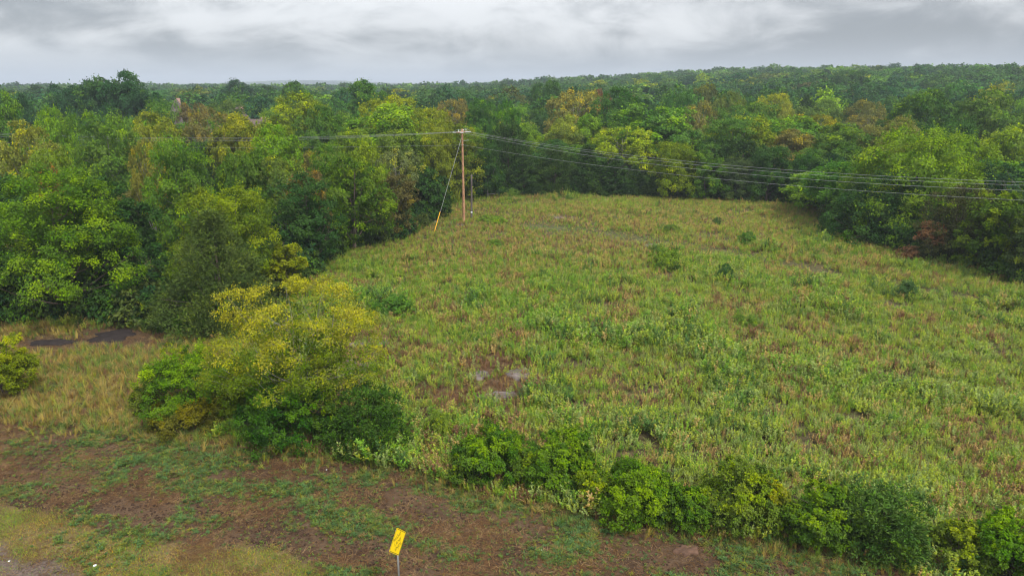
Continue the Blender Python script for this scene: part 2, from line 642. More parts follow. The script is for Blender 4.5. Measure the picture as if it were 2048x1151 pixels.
def clumps(rs, kind, R, H, n, lobes=None):
    """sprays sitting on the boughs: centres, sizes, flattening, height, outward direction"""
    if kind in ("cedar", "round_cedar"):
        h = rs.rand(n) ** (1.25 if kind == "cedar" else 1.0)
        th = rs.rand(n) * 2 * math.pi
        if kind == "cedar":
            prof = (1 - h) ** 0.72 * np.minimum(1, 0.72 + h / 0.28)
        else:
            prof = np.sqrt(np.clip(1 - np.abs(h * 1.35 - 0.42) ** 2.3, 0.02, 1)) * np.minimum(1, .75 + h)
        ph = rs.rand(4) * 6
        lob = 1 + 0.15 * np.sin(3 * th + 6 * h + ph[0]) + 0.12 * np.sin(5 * th - 11 * h + ph[1]) + 0.08 * np.sin(9 * th + 17 * h + ph[2])
        r = R * prof * lob * (1 - 0.22 * rs.rand(n) ** 2) * np.where(rs.rand(n) < 0.25, rs.uniform(.3, .8, n), 1)
        c = np.stack([np.cos(th) * r, np.sin(th) * r, H * (0.02 + 0.94 * h)], -1)
        cr = R * rs.uniform(0.10, 0.19, n) * (0.5 + 0.6 * (1 - h))
        ax = norm(np.stack([np.cos(th), np.sin(th), np.full(n, .35)], -1))
        return c, cr, np.full(n, 0.85), h, ax
    lc, lr, lf = lobes_for(rs, kind, R, H) if lobes is None else lobes
    per = max(5, int(round(n / len(lc) * 1.35)))
    cen = np.array([0, 0, H * 0.42])
    C, CR, AX, FL, LB = [], [], [], [], []
    for k in range(len(lc)):
        o = norm((lc[k] - cen) * np.array([1, 1, 0.8]))
        d = norm(sphere_dirs(per, rs, .9) + o * 0.40 + np.array([0, 0, 0.38]))
        rr = lr[k] * rs.uniform(0.70, 1.06, per)
        p = lc[k] + d * rr[:, None] * np.array([1, 1, lf[k]])
        spike = rs.rand(per) < 0.10
        p = p + d * (lr[k] * .30 * spike)[:, None]
        C.append(p)
        CR.append(lr[k] * rs.uniform(0.30, 0.50, per) * np.where(spike, .6, 1))
        AX.append(norm(d * .8 + o * .5))
        FL.append(np.full(per, 0.45 if lf[k] < .6 else 0.75))
        LB.append(np.full(per, k))
    C, CR, AX, FL, LB = map(np.concatenate, (C, CR, AX, FL, LB))
    inside = np.zeros(len(C), bool)
    for k in range(len(lc)):
        q = (C - lc[k]) / np.array([1, 1, lf[k]])
        inside |= (np.linalg.norm(q, axis=1) < lr[k] * 0.66) & (LB != k)
    keep = ~inside & (C[:, 2] > -0.02 * H)
    C, CR, AX, FL = C[keep], CR[keep], AX[keep], FL[keep]
    C[:, 2] = np.maximum(C[:, 2], 0.04 * H)
    return C, CR, FL, np.clip(C[:, 2] / H, 0, 1), AX


def crown_mesh(seed, kind, R, H, n, lpc, leaf, mat, wid=0.6, tip=0.16, tipfun=None, name="crown", lobes=None, core=0.10, ragged=0.30):
    rs = RS(seed)
    c, cr, fl, hh, ax = clumps(rs, kind, R, H, n, lobes)
    total = n * lpc
    n = len(c)
    wgt = cr ** 1.9
    k = np.maximum(5, total * wgt / wgt.sum()).astype(int)
    idx = np.repeat(np.arange(n), k)
    m = len(idx)
    con = kind in ("cedar", "round_cedar")
    d = norm(rs.randn(m, 3) + ax[idx] * 0.85 + np.array([0, 0, 0.35]))
    rr = 1 - 0.5 * rs.rand(m) ** 2.2
    P = c[idx] + d * (cr[idx] * rr)[:, None] * np.stack([np.ones(m), np.ones(m), fl[idx]], -1)
    # ragged twigs: some leaves run out along a few shoots of each spray
    tw = rs.randint(0, 4, m) + idx * 4
    twd = norm(rs.randn(n * 4, 3) * .8 + np.repeat(ax, 4, 0) * 0.9 + np.array([0, 0, 0.30]))
    on = rs.rand(m) < (ragged if not con else .45)
    tl = rs.rand(m) * (1.55 if not con else 1.9)
    Pt = c[idx] + twd[tw] * (cr[idx] * tl)[:, None] + rs.randn(m, 3) * (cr[idx] * 0.10)[:, None]
    P = np.where(on[:, None], Pt, P)
    d = np.where(on[:, None], norm(twd[tw] + rs.randn(m, 3) * 0.5), d)
    if con:
        A = norm(d * 0.8 + ax[idx] * 0.6 + np.array([0, 0, 0.35]) + rs.randn(m, 3) * 0.45)
        Nn = norm(d * .5 + ax[idx] * .3 + np.array([0, 0, .45]) + rs.randn(m, 3) * .55)
    else:
        Nn = norm(d * 0.55 + ax[idx] * 0.35 + np.array([0, 0, 0.42]) + rs.randn(m, 3) * 0.36)
        A = norm(d * .6 + rs.randn(m, 3) * 0.8 - np.array([0, 0, 0.2]))
    L = leaf * rs.uniform(0.6, 1.35, m)
    cl = rs.rand(n)
    tipc = (rs.rand(n) < tip) * rs.uniform(0.35, 1.0, n) if tipfun is None else np.clip(tipfun(hh, c, rs), 0, 1)
    lv = np.stack([rs.rand(m), np.clip(cl[idx] + rs.randn(m) * 0.12, 0, 1),
                   np.clip(tipc[idx] * rs.uniform(0.5, 1.15, m), 0, 1), np.ones(m)], -1)
    # inner leaves that close the crown's middle
    kc = int(m * core)
    if kc:
        q = c[rs.randint(0, n, kc)]
        mid_ = np.array([0, 0, H * .42])
        f = rs.uniform(.25, .85, kc)[:, None]
        if con:
            mid_ = np.stack([0 * q[:, 0], 0 * q[:, 0], q[:, 2]], -1)
        Pc = mid_ + (q - mid_) * f
        P = np.concatenate([P, Pc])
        Nn = np.concatenate([Nn, norm(rs.randn(kc, 3) + np.array([0, 0, .5]))])
        A = np.concatenate([A, norm(rs.randn(kc, 3))])
        L = np.concatenate([L, leaf * rs.uniform(1.2, 2.0, kc)])
        lv = np.concatenate([lv, np.stack([rs.rand(kc), rs.rand(kc), np.zeros(kc), np.ones(kc)], -1)])
    V, F = leaf_quads(P, Nn, A, L, L * wid)
    V[:, 2] = np.maximum(V[:, 2], 0.03)
    return mesh(name, V, F, mat, np.repeat(lv, 4, 0)), c


def trunk_mesh(seed, H, R, cen, mat, thick=0.03, fork=0.22, stems=1, limbs=18, top=0.86):
    rs = RS(seed + 991)
    g = Geo()
    r0 = H * thick
    for s in range(stems):
        off = np.array([0, 0, 0]) if stems == 1 else np.append(rs.randn(2) * R * 0.06, 0)
        lean = rs.randn(2) * (0.03 if stems == 1 else 0.16) * H
        zt = H * top * (1 if s == 0 else rs.uniform(.6, .9))
        t = np.linspace(0, 1, 7)
        pts = np.stack([off[0] + lean[0] * t + rs.randn(7) * 0.008 * H * t, off[1] + lean[1] * t + rs.randn(7) * 0.008 * H * t, -0.25 + (zt + .25) * t], -1)
        g.tube(pts, r0 / stems ** 0.5 * (1 - t * 0.88) * (1 + 0.5 * np.exp(-t * 14)), 7)
        order = rs.permutation(len(cen))[: max(4, limbs // stems)]
        for k in order:
            e = cen[k]
            tt = np.clip(rs.uniform(0.15, 0.9) * e[2] / zt, fork * 0.6, 0.92)
            b = np.array([np.interp(tt, t, pts[:, j]) for j in range(3)])
            mid_ = (b + e) / 2 + np.array([0, 0, -0.04 * H]) + rs.randn(3) * 0.02 * H
            q = np.linspace(0, 1, 5)[:, None]
            cv = (1 - q) ** 2 * b + 2 * q * (1 - q) * mid_ + q ** 2 * e
            g.tube(cv, r0 * 0.34 * (1 - tt * 0.6) * (1 - 0.82 * q[:, 0]), 5, cap=False)
    return mesh("trunk", np.concatenate(g.v), np.concatenate(g.f), mat, smooth=True)


class Proto:
    def __init__(self, seed, kind, R, H, n, lpc, leaf, mat=M_LEAF, bark=M_BARK, wid=0.6, tip=0.16, tipfun=None, thick=0.022, stems=1, limbs=16, top=0.82, lobes=None, ragged=0.30):
        self.R, self.H = R, H
        self.crown, c = crown_mesh(seed, kind, R, H, n, lpc, leaf, mat, wid, tip, tipfun, lobes=lobes, ragged=ragged)
        self.trunk = trunk_mesh(seed, H, R, c, bark, thick, stems=stems, limbs=limbs, top=top)


USED = []


def plant(proto, name, x, y, r, h, col, label, cat, group=None, rot=None, z=None, parts=("trunk", "crown")):
    z = float(ground_z(np.array([x]), np.array([y]))[0]) if z is None else z
    root = add(name, None, None, (x, y, z - 0.03))
    root.empty_display_size = 0.5
    root.rotation_euler = (0, 0, random.uniform(0, 6.28) if rot is None else rot)
    root.scale = (r / proto.R, r / proto.R, h / proto.H)
    tag(root, label, cat, group)
    t = add("trunk" if parts[0] == "trunk" else parts[0], proto.trunk, root)
    c = add("crown" if parts[1] == "crown" else parts[1], proto.crown, root)
    c.color = (col[0], col[1], col[2], 1)
    USED.append((x, y, r))
    return root


random.seed(5)
# colours of foliage (albedo)
G_MID = (0.085, 0.175, 0.034)
G_BRIGHT = (0.135, 0.245, 0.036)
G_DARK = (0.048, 0.11, 0.03)
G_DEEP = (0.032, 0.08, 0.034)
G_YEL = (0.2, 0.25, 0.032)
G_GOLD = (0.25, 0.235, 0.045)
G_OLIVE = (0.078, 0.112, 0.032)
G_CEDAR = (0.052, 0.102, 0.028)
G_BLUE = (0.048, 0.105, 0.058)
G_PALE = (0.16, 0.21, 0.08)
G_RUST = (0.23, 0.12, 0.05)
G_BROWN = (0.125, 0.12, 0.042)

# ------------------------------------------------------------------ prototypes of trees in the wood
WOOD = {
    "broad": [Proto(11, "broad", 4.6, 10, 190, 105, 0.27, ragged=.14), Proto(12, "broad", 4.4, 10, 180, 110, 0.27, tip=0.28, ragged=.14),
              Proto(13, "broad", 4.8, 10, 200, 105, 0.27, tip=0.08, ragged=.10), Proto(14, "broad", 4.5, 10, 190, 105, 0.27, tip=0.18, ragged=.18)],
    "tall": [Proto(21, "tall", 3.8, 12, 190, 105, 0.27, ragged=.16), Proto(22, "tall", 4.0, 12, 185, 105, 0.27, tip=0.22, ragged=.14)],
    "layer": [Proto(31, "layer", 4.6, 10, 190, 100, 0.26, wid=0.5, bark=M_BARK_G), Proto(32, "layer", 4.6, 9.5, 190, 100, 0.26, wid=0.5, tip=0.25, bark=M_BARK_G)],
    "cedar": [Proto(41, "cedar", 2.9, 9, 260, 75, 0.32, M_NEEDLE, wid=0.28, tip=0.1), Proto(42, "cedar", 3.1, 8.5, 260, 75, 0.32, M_NEEDLE, wid=0.28, tip=0.15),
              Proto(43, "round_cedar", 3.2, 8, 260, 75, 0.32, M_NEEDLE, wid=0.28, tip=0.1)],
    "skirt": [Proto(71, "skirt", 4.6, 10, 210, 100, 0.26, ragged=.16), Proto(72, "skirt", 4.5, 10, 205, 100, 0.26, tip=.28, ragged=.18)],
    "thin": [Proto(51, "sparse", 4.4, 10, 150, 70, 0.26, bark=M_BARK_G, limbs=40), Proto(52, "sparse", 4.2, 10, 140, 75, 0.26, bark=M_BARK_G, tip=0.3, limbs=40)],
    "bush": [Proto(61, "shrub", 2.0, 2.4, 90, 70, 0.14, stems=4, thick=.016, tip=.2), Proto(62, "shrub", 2.0, 2.2, 85, 75, 0.14, stems=4, thick=.016, tip=.1)],
}
KIND_NAME = {"broad": "broadleaf_tree", "tall": "tall_broadleaf_tree", "layer": "spreading_tree", "cedar": "cedar_tree", "thin": "thin_crowned_tree", "bush": "shrub", "skirt": "broadleaf_tree"}

FRONT = "trees edging the clearing"
MIDG = "trees standing in the wood"


def by_base(px, base, top, w):
    """place a plant by the pixel of its foot, its top and its width in the photograph"""
    x, y, z = gp(px, base)
    dx, dy, dz = ray(px, top)
    h = CAM_H + dz * (y / dy) - z
    zc_ = y * CP + (CAM_H - z - h * 0.5) * SP
    return x, y, w / 2 / FPX * zc_, h


def by_depth(px, top, y, w):
    dx, dy, dz = ray(px, top)
    t = y / dy
    x = dx * t
    z = float(terrain(x, y))
    return x, y, w / 2 / FPX * t, CAM_H + dz * t - z


# near trees with their own crowns --------------------------------------------------------
def hero(name, px, base, top, w, kind, seed, col, label, n=130, lpc=190, leaf=0.21, mat=M_LEAF, push=0.35, tip=.16, tipfun=None, wid=.6, cat="tree", group=FRONT,
         bark=M_BARK, stems=1, limbs=26, thick=.022, parts=("trunk", "crown"), top_h=.82, grow=1.0, lobepx=None, ragged=.3):
    x, y, r, h = by_base(px, base, top, w)
    k = push * r / math.hypot(x, y)           # the foot seen is the crown's near edge
    x, y = x * (1 + k), y * (1 + k)
    dx, dy, dz = ray(px, top)
    z = float(terrain(x, y))
    h = (CAM_H + dz * (y / dy) - z) * grow
    lobes = None
    if lobepx:          # boughs read off the photograph, spread in depth
        rl = RS(seed + 5)
        mpp = (y * CP + (CAM_H - z - h / 2) * SP) / FPX
        a = np.array(lobepx, float)
        bpy0 = project(np.array([x]), np.array([y]), np.array([z]))[1][0]
        c = np.stack([(a[:, 0] - px) * mpp, rl.uniform(-.5, .5, len(a)) * r * .9, (bpy0 - a[:, 1]) * mpp / .92], -1)
        lobes = (c, a[:, 2] * mpp, np.full(len(a), .8))
    p = Proto(seed, kind, r, h, n, lpc, leaf, mat, bark, wid, tip, tipfun, thick=thick, stems=stems, limbs=limbs, top=top_h, lobes=lobes, ragged=ragged)
    return plant(p, name, x, y, r, h, col, label, cat, group, rot=0, parts=parts)


def tips_right(hh, c, rs):
    return (rs.rand(len(hh)) < 0.30 + 0.25 * (c[:, 0] > 0)) * rs.uniform(.4, 1, len(hh))


hero("broadleaf_tree", 148, 648, 312, 262, "skirt", 101, (.100, .195, .032), "big bright green broadleaf tree with yellow-green tips left of the olive cedar", n=230, lpc=260, leaf=.17, tipfun=tips_right)
hero("cedar_tree", 448, 668, 415, 228, "cedar", 102, (.080, .122, .034), "olive brown cone-shaped cedar behind the yellow tree on the left", n=420, lpc=90, leaf=.24, mat=M_NEEDLE, wid=.26)
hero("broadleaf_tree", 470, 625, 362, 200, "skirt", 103, (.135, .205, .032), "yellow-green broadleaf tree right behind the olive cedar", n=170, lpc=200, leaf=.17, tip=.45, push=.9)
hero("broadleaf_tree", 268, 640, 330, 150, "skirt", 104, G_DARK, "dark green tree in the gap between the big bright tree and olive cedar", n=110, lpc=150, push=1.5, tip=.05)
hero("broadleaf_tree", 5, 645, 420, 130, "shrub", 105, G_BLUE, "bluish green low tree cut by the left edge of the picture", n=90, lpc=140, tip=.05)
hero("spreading_tree", 622, 545, 355, 150, "layer", 106, G_DARK, "dark layered tree at the clearing's left edge beside the yellow-green tree", n=150, lpc=130, leaf=.23, wid=.5, tip=.08)
hero("broadleaf_tree", 585, 605, 460, 80, "shrub", 107, G_YEL, "small yellow-green leafy tree at the foot of the dark layered tree", n=70, lpc=130, tip=.3)
hero("broadleaf_tree", 708, 508, 305, 150, "skirt", 108, (0.094, 0.174, 0.029), "dark green tree with yellow tips, midway along the clearing's left edge", n=140, lpc=140, leaf=.25, tip=.32)
hero("spreading_tree", 790, 478, 355, 105, "layer", 109, G_BROWN, "brownish green tree at the clearing edge left of the guy wire", n=110, lpc=120, leaf=.25, wid=.5, tip=.1)
hero("broadleaf_tree", 858, 440, 318, 100, "shrub", 110, G_DARK, "dark green rounded tree just left of the tall wooden pole", n=100, lpc=120, leaf=.28, tip=.08)
hero("spreading_tree", 918, 402, 250, 130, "layer", 111, (0.132, 0.180, 0.033), "yellowish layered tree standing right behind the tall wooden pole", n=150, lpc=120, leaf=.30, wid=.5, tip=.3)
hero("broadleaf_tree", 1755, 492, 335, 210, "shrub", 112, G_DARK, "dark green low crown at the foot of the big tree on the right", n=170, lpc=150, leaf=.25, tip=.2)
hero("broadleaf_tree", 1828, 500, 252, 270, "skirt", 113, (.145, .250, .040), "biggest bright green broadleaf tree on the right, crossed by the power lines", n=210, lpc=180, leaf=.27, tip=.3, push=.8)
hero("cedar_tree", 1905, 535, 368, 130, "round_cedar", 114, (0.066, 0.076, 0.028), "dull brown-green cedar behind the rust-brown sapling", n=250, lpc=80, leaf=.28, mat=M_NEEDLE, wid=.28, push=.6)
hero("broadleaf_tree", 1975, 548, 375, 130, "skirt", 115, (0.094, 0.162, 0.029), "green tree with yellow sprays near the right edge under the wires", n=120, lpc=140, leaf=.25, tip=.35)
hero("spreading_tree", 2055, 575, 400, 120, "layer", 116, (0.077, 0.120, 0.044), "dark layered tree cut by the right edge below the wires", n=110, lpc=120, leaf=.24, wid=.5, tip=.2)
hero("dry_sapling", 1858, 522, 440, 58, "sparse", 117, (.30, .18, .095), "rust-brown dying sapling at the foot of the right-hand trees", n=46, lpc=60, leaf=.22, tip=.0, push=-.5, limbs=20, cat="sapling", group=None)
hero("dry_sapling", 1822, 520, 492, 52, "shrub", 118, (.25, .16, .08), "low rust-brown bush left of the dying sapling at the wood edge", n=40, lpc=60, leaf=.20, tip=.0, push=-.3, stems=3, limbs=12, cat="bush", group=None)

# the row closing the clearing at the back
ROW = [  # px, base, top, width, kind, variant, colour, label
    (975, 398, 290, 70, "layer", 0, G_DARK, "dark layered tree right of the short dark pole at the field's back"),
    (1050, 392, 305, 76, "cedar", 0, G_CEDAR, "leftmost dark cedar in the row closing the field"),
    (1108, 391, 296, 78, "cedar", 2, (0.055, 0.102, 0.026), "broad dark cedar, second from left in the row closing the field"),
    (1172, 391, 288, 84, "cedar", 1, (0.044, 0.091, 0.024), "tall dark cedar in the middle of the row closing the field"),
    (1232, 392, 312, 74, "cedar", 0, (0.050, 0.102, 0.029), "dark cedar, fourth from left in the row closing the field"),
    (1268, 392, 330, 50, "cedar", 1, G_CEDAR, "small pointed dark cedar left of the dark gap at the field's back"),
    (1322, 397, 345, 62, "cedar", 2, (0.055, 0.096, 0.026), "low dark cedar right of the dark gap at the field's back"),
    (1345, 400, 282, 92, "skirt", 1, (0.154, 0.228, 0.033), "yellow-green tree behind the low cedar at the field's back"),
    (1408, 402, 300, 84, "skirt", 0, G_MID, "mid green tree right of the yellow-green tree at the field's back"),
    (1470, 405, 320, 86, "layer", 1, (0.066, 0.108, 0.039), "greyish green spreading tree at the field's back right of centre"),
    (1532, 408, 290, 90, "skirt", 3, G_DARK, "dark green tree at the field's back-right corner, left of the last two"),
    (1598, 410, 300, 90, "skirt", 2, (0.055, 0.132, 0.031), "green tree at the field's back-right corner, second from its end"),
    (1652, 415, 310, 80, "skirt", 0, G_DEEP, "deep green tree in the field's back-right corner beside the biggest tree"),
]
for k, (px, b, t, w, kd, va, col, lab) in enumerate(ROW):
    x, y, r, h = by_base(px, b, t, w)
    x, y = x * (1 + .4 * r / y), y + .4 * r
    plant(WOOD[kd][va % len(WOOD[kd])], KIND_NAME[kd], x, y, r, h, col, lab, "tree", FRONT)

# trees that stand out in the wood: px, top, depth, width, kind, colour, label
STAND = [
    (150, 170, 170, 92, "broad", G_DEEP, "leftmost of the tall blackish oaks above the left skyline"),
    (198, 160, 172, 110, "broad", (0.033, 0.084, 0.033), "second of the tall blackish oaks above the left skyline"),
    (250, 155, 168, 112, "broad", (0.035, 0.091, 0.033), "tallest blackish oak above the left skyline"),
    (284, 176, 165, 74, "tall", G_DEEP, "rightmost of the tall blackish oaks above the left skyline"),
    (40, 182, 150, 76, "cedar", (0.039, 0.096, 0.039), "feathery dark evergreen left of the blackish oaks"),
    (-10, 190, 125, 80, "broad", G_MID, "green tree on the left edge beside the feathery evergreen"),
    (320, 205, 150, 70, "layer", G_MID, "green layered tree in front of the pointed house roof"),
    (385, 206, 158, 62, "thin", (.130, .120, .055), "brownish thin tree hiding the right half of the pointed roof"),
    (445, 200, 165, 80, "broad", (0.083, 0.138, 0.039), "olive green tree between the two far house roofs"),
    (735, 158, 190, 84, "tall", (0.061, 0.144, 0.031), "tall green tree rising above the skyline left of the pole"),
    (590, 172, 210, 90, "broad", (0.061, 0.132, 0.033), "rounded green tree on the skyline left of the tall green tree"),
    (480, 162, 300, 70, "broad", G_DEEP, "dark tree poking over the skyline right of the house roofs"),
    (775, 190, 150, 110, "broad", G_YEL, "yellowish green round tree below the tall skyline tree"),
    (775, 212, 128, 170, "broad", (0.127, 0.228, 0.037), "wide bright green tree below the yellowish round tree"),
    (595, 198, 135, 150, "broad", (0.165, 0.228, 0.033), "wide yellow-green tree above the left power lines"),
    (640, 215, 128, 90, "broad", (0.077, 0.156, 0.033), "mid green tree beside the wide yellow-green tree"),
    (850, 215, 132, 100, "broad", (0.176, 0.228, 0.033), "yellow-green tree up left of the pole top"),
    (960, 196, 150, 66, "tall", (0.061, 0.144, 0.033), "upright green tree above and right of the pole top"),
    (1012, 212, 140, 66, "broad", (0.066, 0.156, 0.033), "round green tree two crowns right of the pole top"),
    (905, 198, 175, 70, "thin", (.165, .160, .060), "pale yellowish thin tree above the pole top"),
    (1095, 160, 230, 62, "broad", G_DARK, "dark round tree against the long ridge right of centre"),
    (1150, 180, 175, 110, "thin", (.200, .205, .060), "golden yellow tree under the ridge right of centre"),
    (1204, 182, 182, 50, "thin", (.170, .095, .055), "small reddish tree beside the golden yellow tree"),
    (1240, 178, 165, 100, "broad", (0.055, 0.130, 0.031), "big dark green round tree right of the golden tree"),
    (1362, 184, 190, 60, "broad", (0.055, 0.138, 0.033), "compact dark green tree right of the big round one"),
    (1310, 212, 140, 170, "broad", (0.079, 0.168, 0.037), "very wide mid green tree below the big round one"),
    (1180, 222, 125, 70, "tall", G_BRIGHT, "upright light green tree left of the very wide tree"),
    (1125, 232, 122, 66, "broad", (0.209, 0.264, 0.055), "pale yellow-green tree left of the upright light tree"),
    (1045, 245, 120, 80, "broad", (0.132, 0.228, 0.039), "light green tree above the power lines beside the pole"),
    (1415, 172, 215, 76, "broad", (0.083, 0.108, 0.033), "olive brown round tree below the right ridge"),
    (1400, 205, 165, 84, "thin", (.165, .170, .055), "straw-coloured thin tree below the olive brown tree"),
    (1465, 186, 195, 64, "broad", (0.121, 0.168, 0.039), "domed tree with pale tips below the right ridge"),
    (1500, 204, 165, 120, "broad", (0.083, 0.162, 0.033), "broad green tree below the domed pale-tipped tree"),
    (1585, 236, 118, 150, "broad", (0.094, 0.192, 0.035), "large bright green tree above the field's back-right corner"),
    (1570, 212, 165, 50, "broad", (0.242, 0.276, 0.066), "small pale yellow tree above the large bright tree"),
    (1640, 202, 180, 90, "broad", (0.110, 0.180, 0.050), "pale green round tree right of the small yellow one"),
    (1705, 140, 330, 80, "broad", G_DARK, "dark dome rising highest on the right ridge line"),
    (1860, 184, 150, 130, "broad", (0.055, 0.120, 0.029), "large dark green tree above the biggest right-hand tree"),
    (1985, 192, 142, 140, "broad", (0.083, 0.150, 0.033), "dark green tree with pale tips beside the right edge"),
    (1740, 200, 175, 80, "thin", (0.132, 0.147, 0.050), "brownish thin tree left of the large dark one"),
    (1905, 245, 112, 120, "layer", G_DARK, "dark layered tree behind the biggest right-hand tree"),
    (2040, 255, 100, 130, "broad", (0.132, 0.210, 0.044), "light green tree on the right edge above the wires"),
    (1440, 255, 128, 110, "layer", (0.121, 0.162, 0.039), "olive layered tree above the field's back right of centre"),
    (1375, 262, 130, 90, "layer", (0.110, 0.156, 0.036), "olive layered tree left of its twin above the field's back"),
    (1495, 252, 124, 76, "thin", (.190, .195, .042), "yellow-tipped tree above the field's back right of centre"),
    (1230, 255, 122, 76, "thin", (0.176, 0.200, 0.045), "thin straw-tipped tree above the dark cedar row"),
    (1130, 262, 118, 90, "layer", (0.110, 0.156, 0.033), "olive tree right behind the dark cedar row"),
    (1010, 270, 116, 84, "broad", (0.088, 0.180, 0.033), "green tree between the pole and the dark cedar row"),
    (52, 246, 88, 120, "thin", (.165, .190, .045), "yellow tree high on the left behind the bright tree"),
    (205, 234, 98, 140, "layer", (0.094, 0.174, 0.035), "wide green spreading tree above the big bright tree"),
    (100, 228, 104, 90, "broad", G_BRIGHT, "light green tree above the yellow tree on the left"),
    (310, 228, 118, 110, "broad", (0.176, 0.216, 0.035), "yellow-green tree below the pointed house roof"),
    (415, 218, 122, 90, "thin", (.165, .160, .055), "straw-tipped yellow tree below the house roofs"),
    (470, 232, 112, 100, "broad", (0.165, 0.198, 0.033), "yellow-green tree right of the straw-tipped one"),
    (285, 284, 80, 66, "thin", (.175, .185, .045), "yellowish tree at the left end of the visible wires"),
    (345, 288, 72, 130, "layer", (0.094, 0.180, 0.035), "green layered tree between the bright tree and olive cedar"),
    (90, 295, 74, 96, "broad", (0.132, 0.204, 0.039), "yellowish green tree just behind the big bright tree"),
    (95, 332, 66, 50, "thin", (.160, .105, .045), "small rusty tree touching the big bright tree's left side"),
    (545, 262, 92, 120, "broad", G_BRIGHT, "light green tree where the left wires vanish"),
    (560, 312, 78, 110, "thin", (0.110, 0.162, 0.039), "thin grey-branched tree below the left wires"),
    (480, 300, 76, 100, "broad", (0.077, 0.144, 0.029), "dark green tree behind the yellow-green tree on the left"),
    (610, 342, 74, 80, "thin", (.145, .125, .050), "rust-tinged tree above the dark layered tree"),
    (730, 292, 90, 84, "broad", (0.154, 0.228, 0.033), "yellow-green tree below the left wires near the pole"),
    (790, 300, 95, 100, "thin", (0.121, 0.156, 0.061), "grey-green thin tree left of the guy wire"),
    (800, 258, 112, 110, "broad", (0.110, 0.174, 0.033), "olive green tree crossed by the wires left of the pole"),
    (700, 262, 110, 100, "broad", (0.110, 0.180, 0.033), "green tree crossed by the middle of the left wires"),
    (650, 300, 92, 90, "broad", (0.088, 0.168, 0.033), "green tree under the middle of the left wires"),
    (870, 255, 112, 80, "layer", (0.154, 0.198, 0.035), "yellow-green layered tree touching the pole top's left"),
    (1700, 262, 118, 90, "broad", (0.066, 0.132, 0.031), "dark green tree left of the biggest right-hand tree"),
    (1640, 270, 108, 80, "broad", (0.083, 0.168, 0.033), "green tree left of the biggest tree above the wires"),
]
for k, (px, t, d, w, kd, col, lab) in enumerate(STAND):
    if 990 < px < 1720 and d < 140:      # these stand behind the row closing the field
        d = 140 + (d - 110) * .5
    x, y, r, h = by_depth(px, t, d, w)
    h = max(h, 4.0)
    pr = WOOD[kd]
    col = tuple(np.array(col) * 1.25)
    plant(pr[k % len(pr)], KIND_NAME[kd], x, y, r * 1.08, h, col, lab, "tree", MIDG)

# ------------------------------------------------------------------ shrubs along the verge and in the field
HEDGE = "shrubs along the verge"
SH = ("stems", "foliage")


def yellow_top(hh, c, rs):
    return sstep(hh + rs.randn(len(hh)) * .12, .38, .74)


def fresh_top(hh, c, rs):
    return (rs.rand(len(hh)) < sstep(hh, .35, .95) * .75) * rs.uniform(.35, 1, len(hh))


M_GOLD = leafmat("gold_foliage", tip=(0.42, 0.415, 0.068), trans=0.3)
GOLD_LOBES = [(500, 610, 34), (548, 618, 44), (590, 640, 50), (612, 585, 26), (640, 612, 44), (690, 612, 44), (722, 622, 30), (540, 668, 50),
              (610, 690, 60), (668, 668, 50), (716, 680, 44), (745, 715, 34), (700, 725, 46), (640, 735, 50), (570, 735, 60), (500, 690, 40),
              (478, 655, 26), (470, 735, 40), (530, 790, 56), (600, 790, 56), (655, 770, 36), (762, 706, 22), (520, 740, 44), (735, 650, 30), (752, 740, 30), (700, 765, 36), (690, 640, 44), (560, 700, 54)]
hero("small_tree", 612, 880, 566, 330, "sparse", 201, (0.132, 0.204, 0.028), "airy golden yellow small tree rising above the verge shrubs", n=260, lpc=170, leaf=.095, mat=M_GOLD, tipfun=yellow_top,
     bark=M_BARK_G, stems=3, limbs=70, thick=.016, cat="tree", group=None, push=.2, wid=.65, lobepx=GOLD_LOBES)
hero("shrub", 590, 900, 735, 210, "shrub", 202, (0.055, 0.138, 0.024), "dark green leafy shrub at the foot of the golden tree", n=110, lpc=230, leaf=.105, group=HEDGE, cat="shrub", stems=5, parts=SH, ragged=.5, grow=.9, tipfun=fresh_top)
hero("shrub", 738, 912, 762, 138, "round_cedar", 203, (0.055, 0.118, 0.024), "round dark evergreen bush right of the golden tree's foot", n=260, lpc=70, leaf=.16, mat=M_NEEDLE, wid=.32, group=HEDGE, cat="shrub", parts=SH, ragged=.5, grow=.9)
hero("shrub", 385, 835, 690, 205, "shrub", 204, (0.116, 0.222, 0.031), "bright green shrub left of the golden tree", n=120, lpc=230, leaf=.105, group=HEDGE, cat="shrub", stems=5, parts=SH, ragged=.5, grow=.9, tipfun=fresh_top, push=.25)
hero("shrub", 395, 862, 795, 180, "shrub", 205, (0.123, 0.131, 0.028), "low orange-tinged shrub in front of the bright green shrub", n=70, lpc=230, leaf=.105, group=HEDGE, cat="shrub", stems=4, parts=SH, ragged=.5, grow=.9, tipfun=fresh_top)
hero("shrub", 362, 800, 662, 56, "sparse", 206, (0.220, 0.276, 0.033), "thin yellow-green sapling sticking out of the bright green shrub", n=36, lpc=60, leaf=.105, group=HEDGE, cat="shrub", parts=SH, ragged=.5, grow=.9, limbs=16)
hero("shrub", 8, 800, 648, 132, "shrub", 207, (.19, .255, .03), "yellow-green shrub cut by the left edge above the verge", n=110, lpc=230, leaf=.105, group=HEDGE, cat="shrub", stems=5, parts=SH, ragged=.5, grow=.9, tipfun=fresh_top)
hero("shrub", 500, 855, 700, 120, "shrub", 208, (0.132, 0.204, 0.029), "green shrub filling the gap between bright shrub and golden tree", n=80, lpc=230, leaf=.105, group=HEDGE, cat="shrub", stems=4, parts=SH, ragged=.5, grow=.9, tipfun=fresh_top)
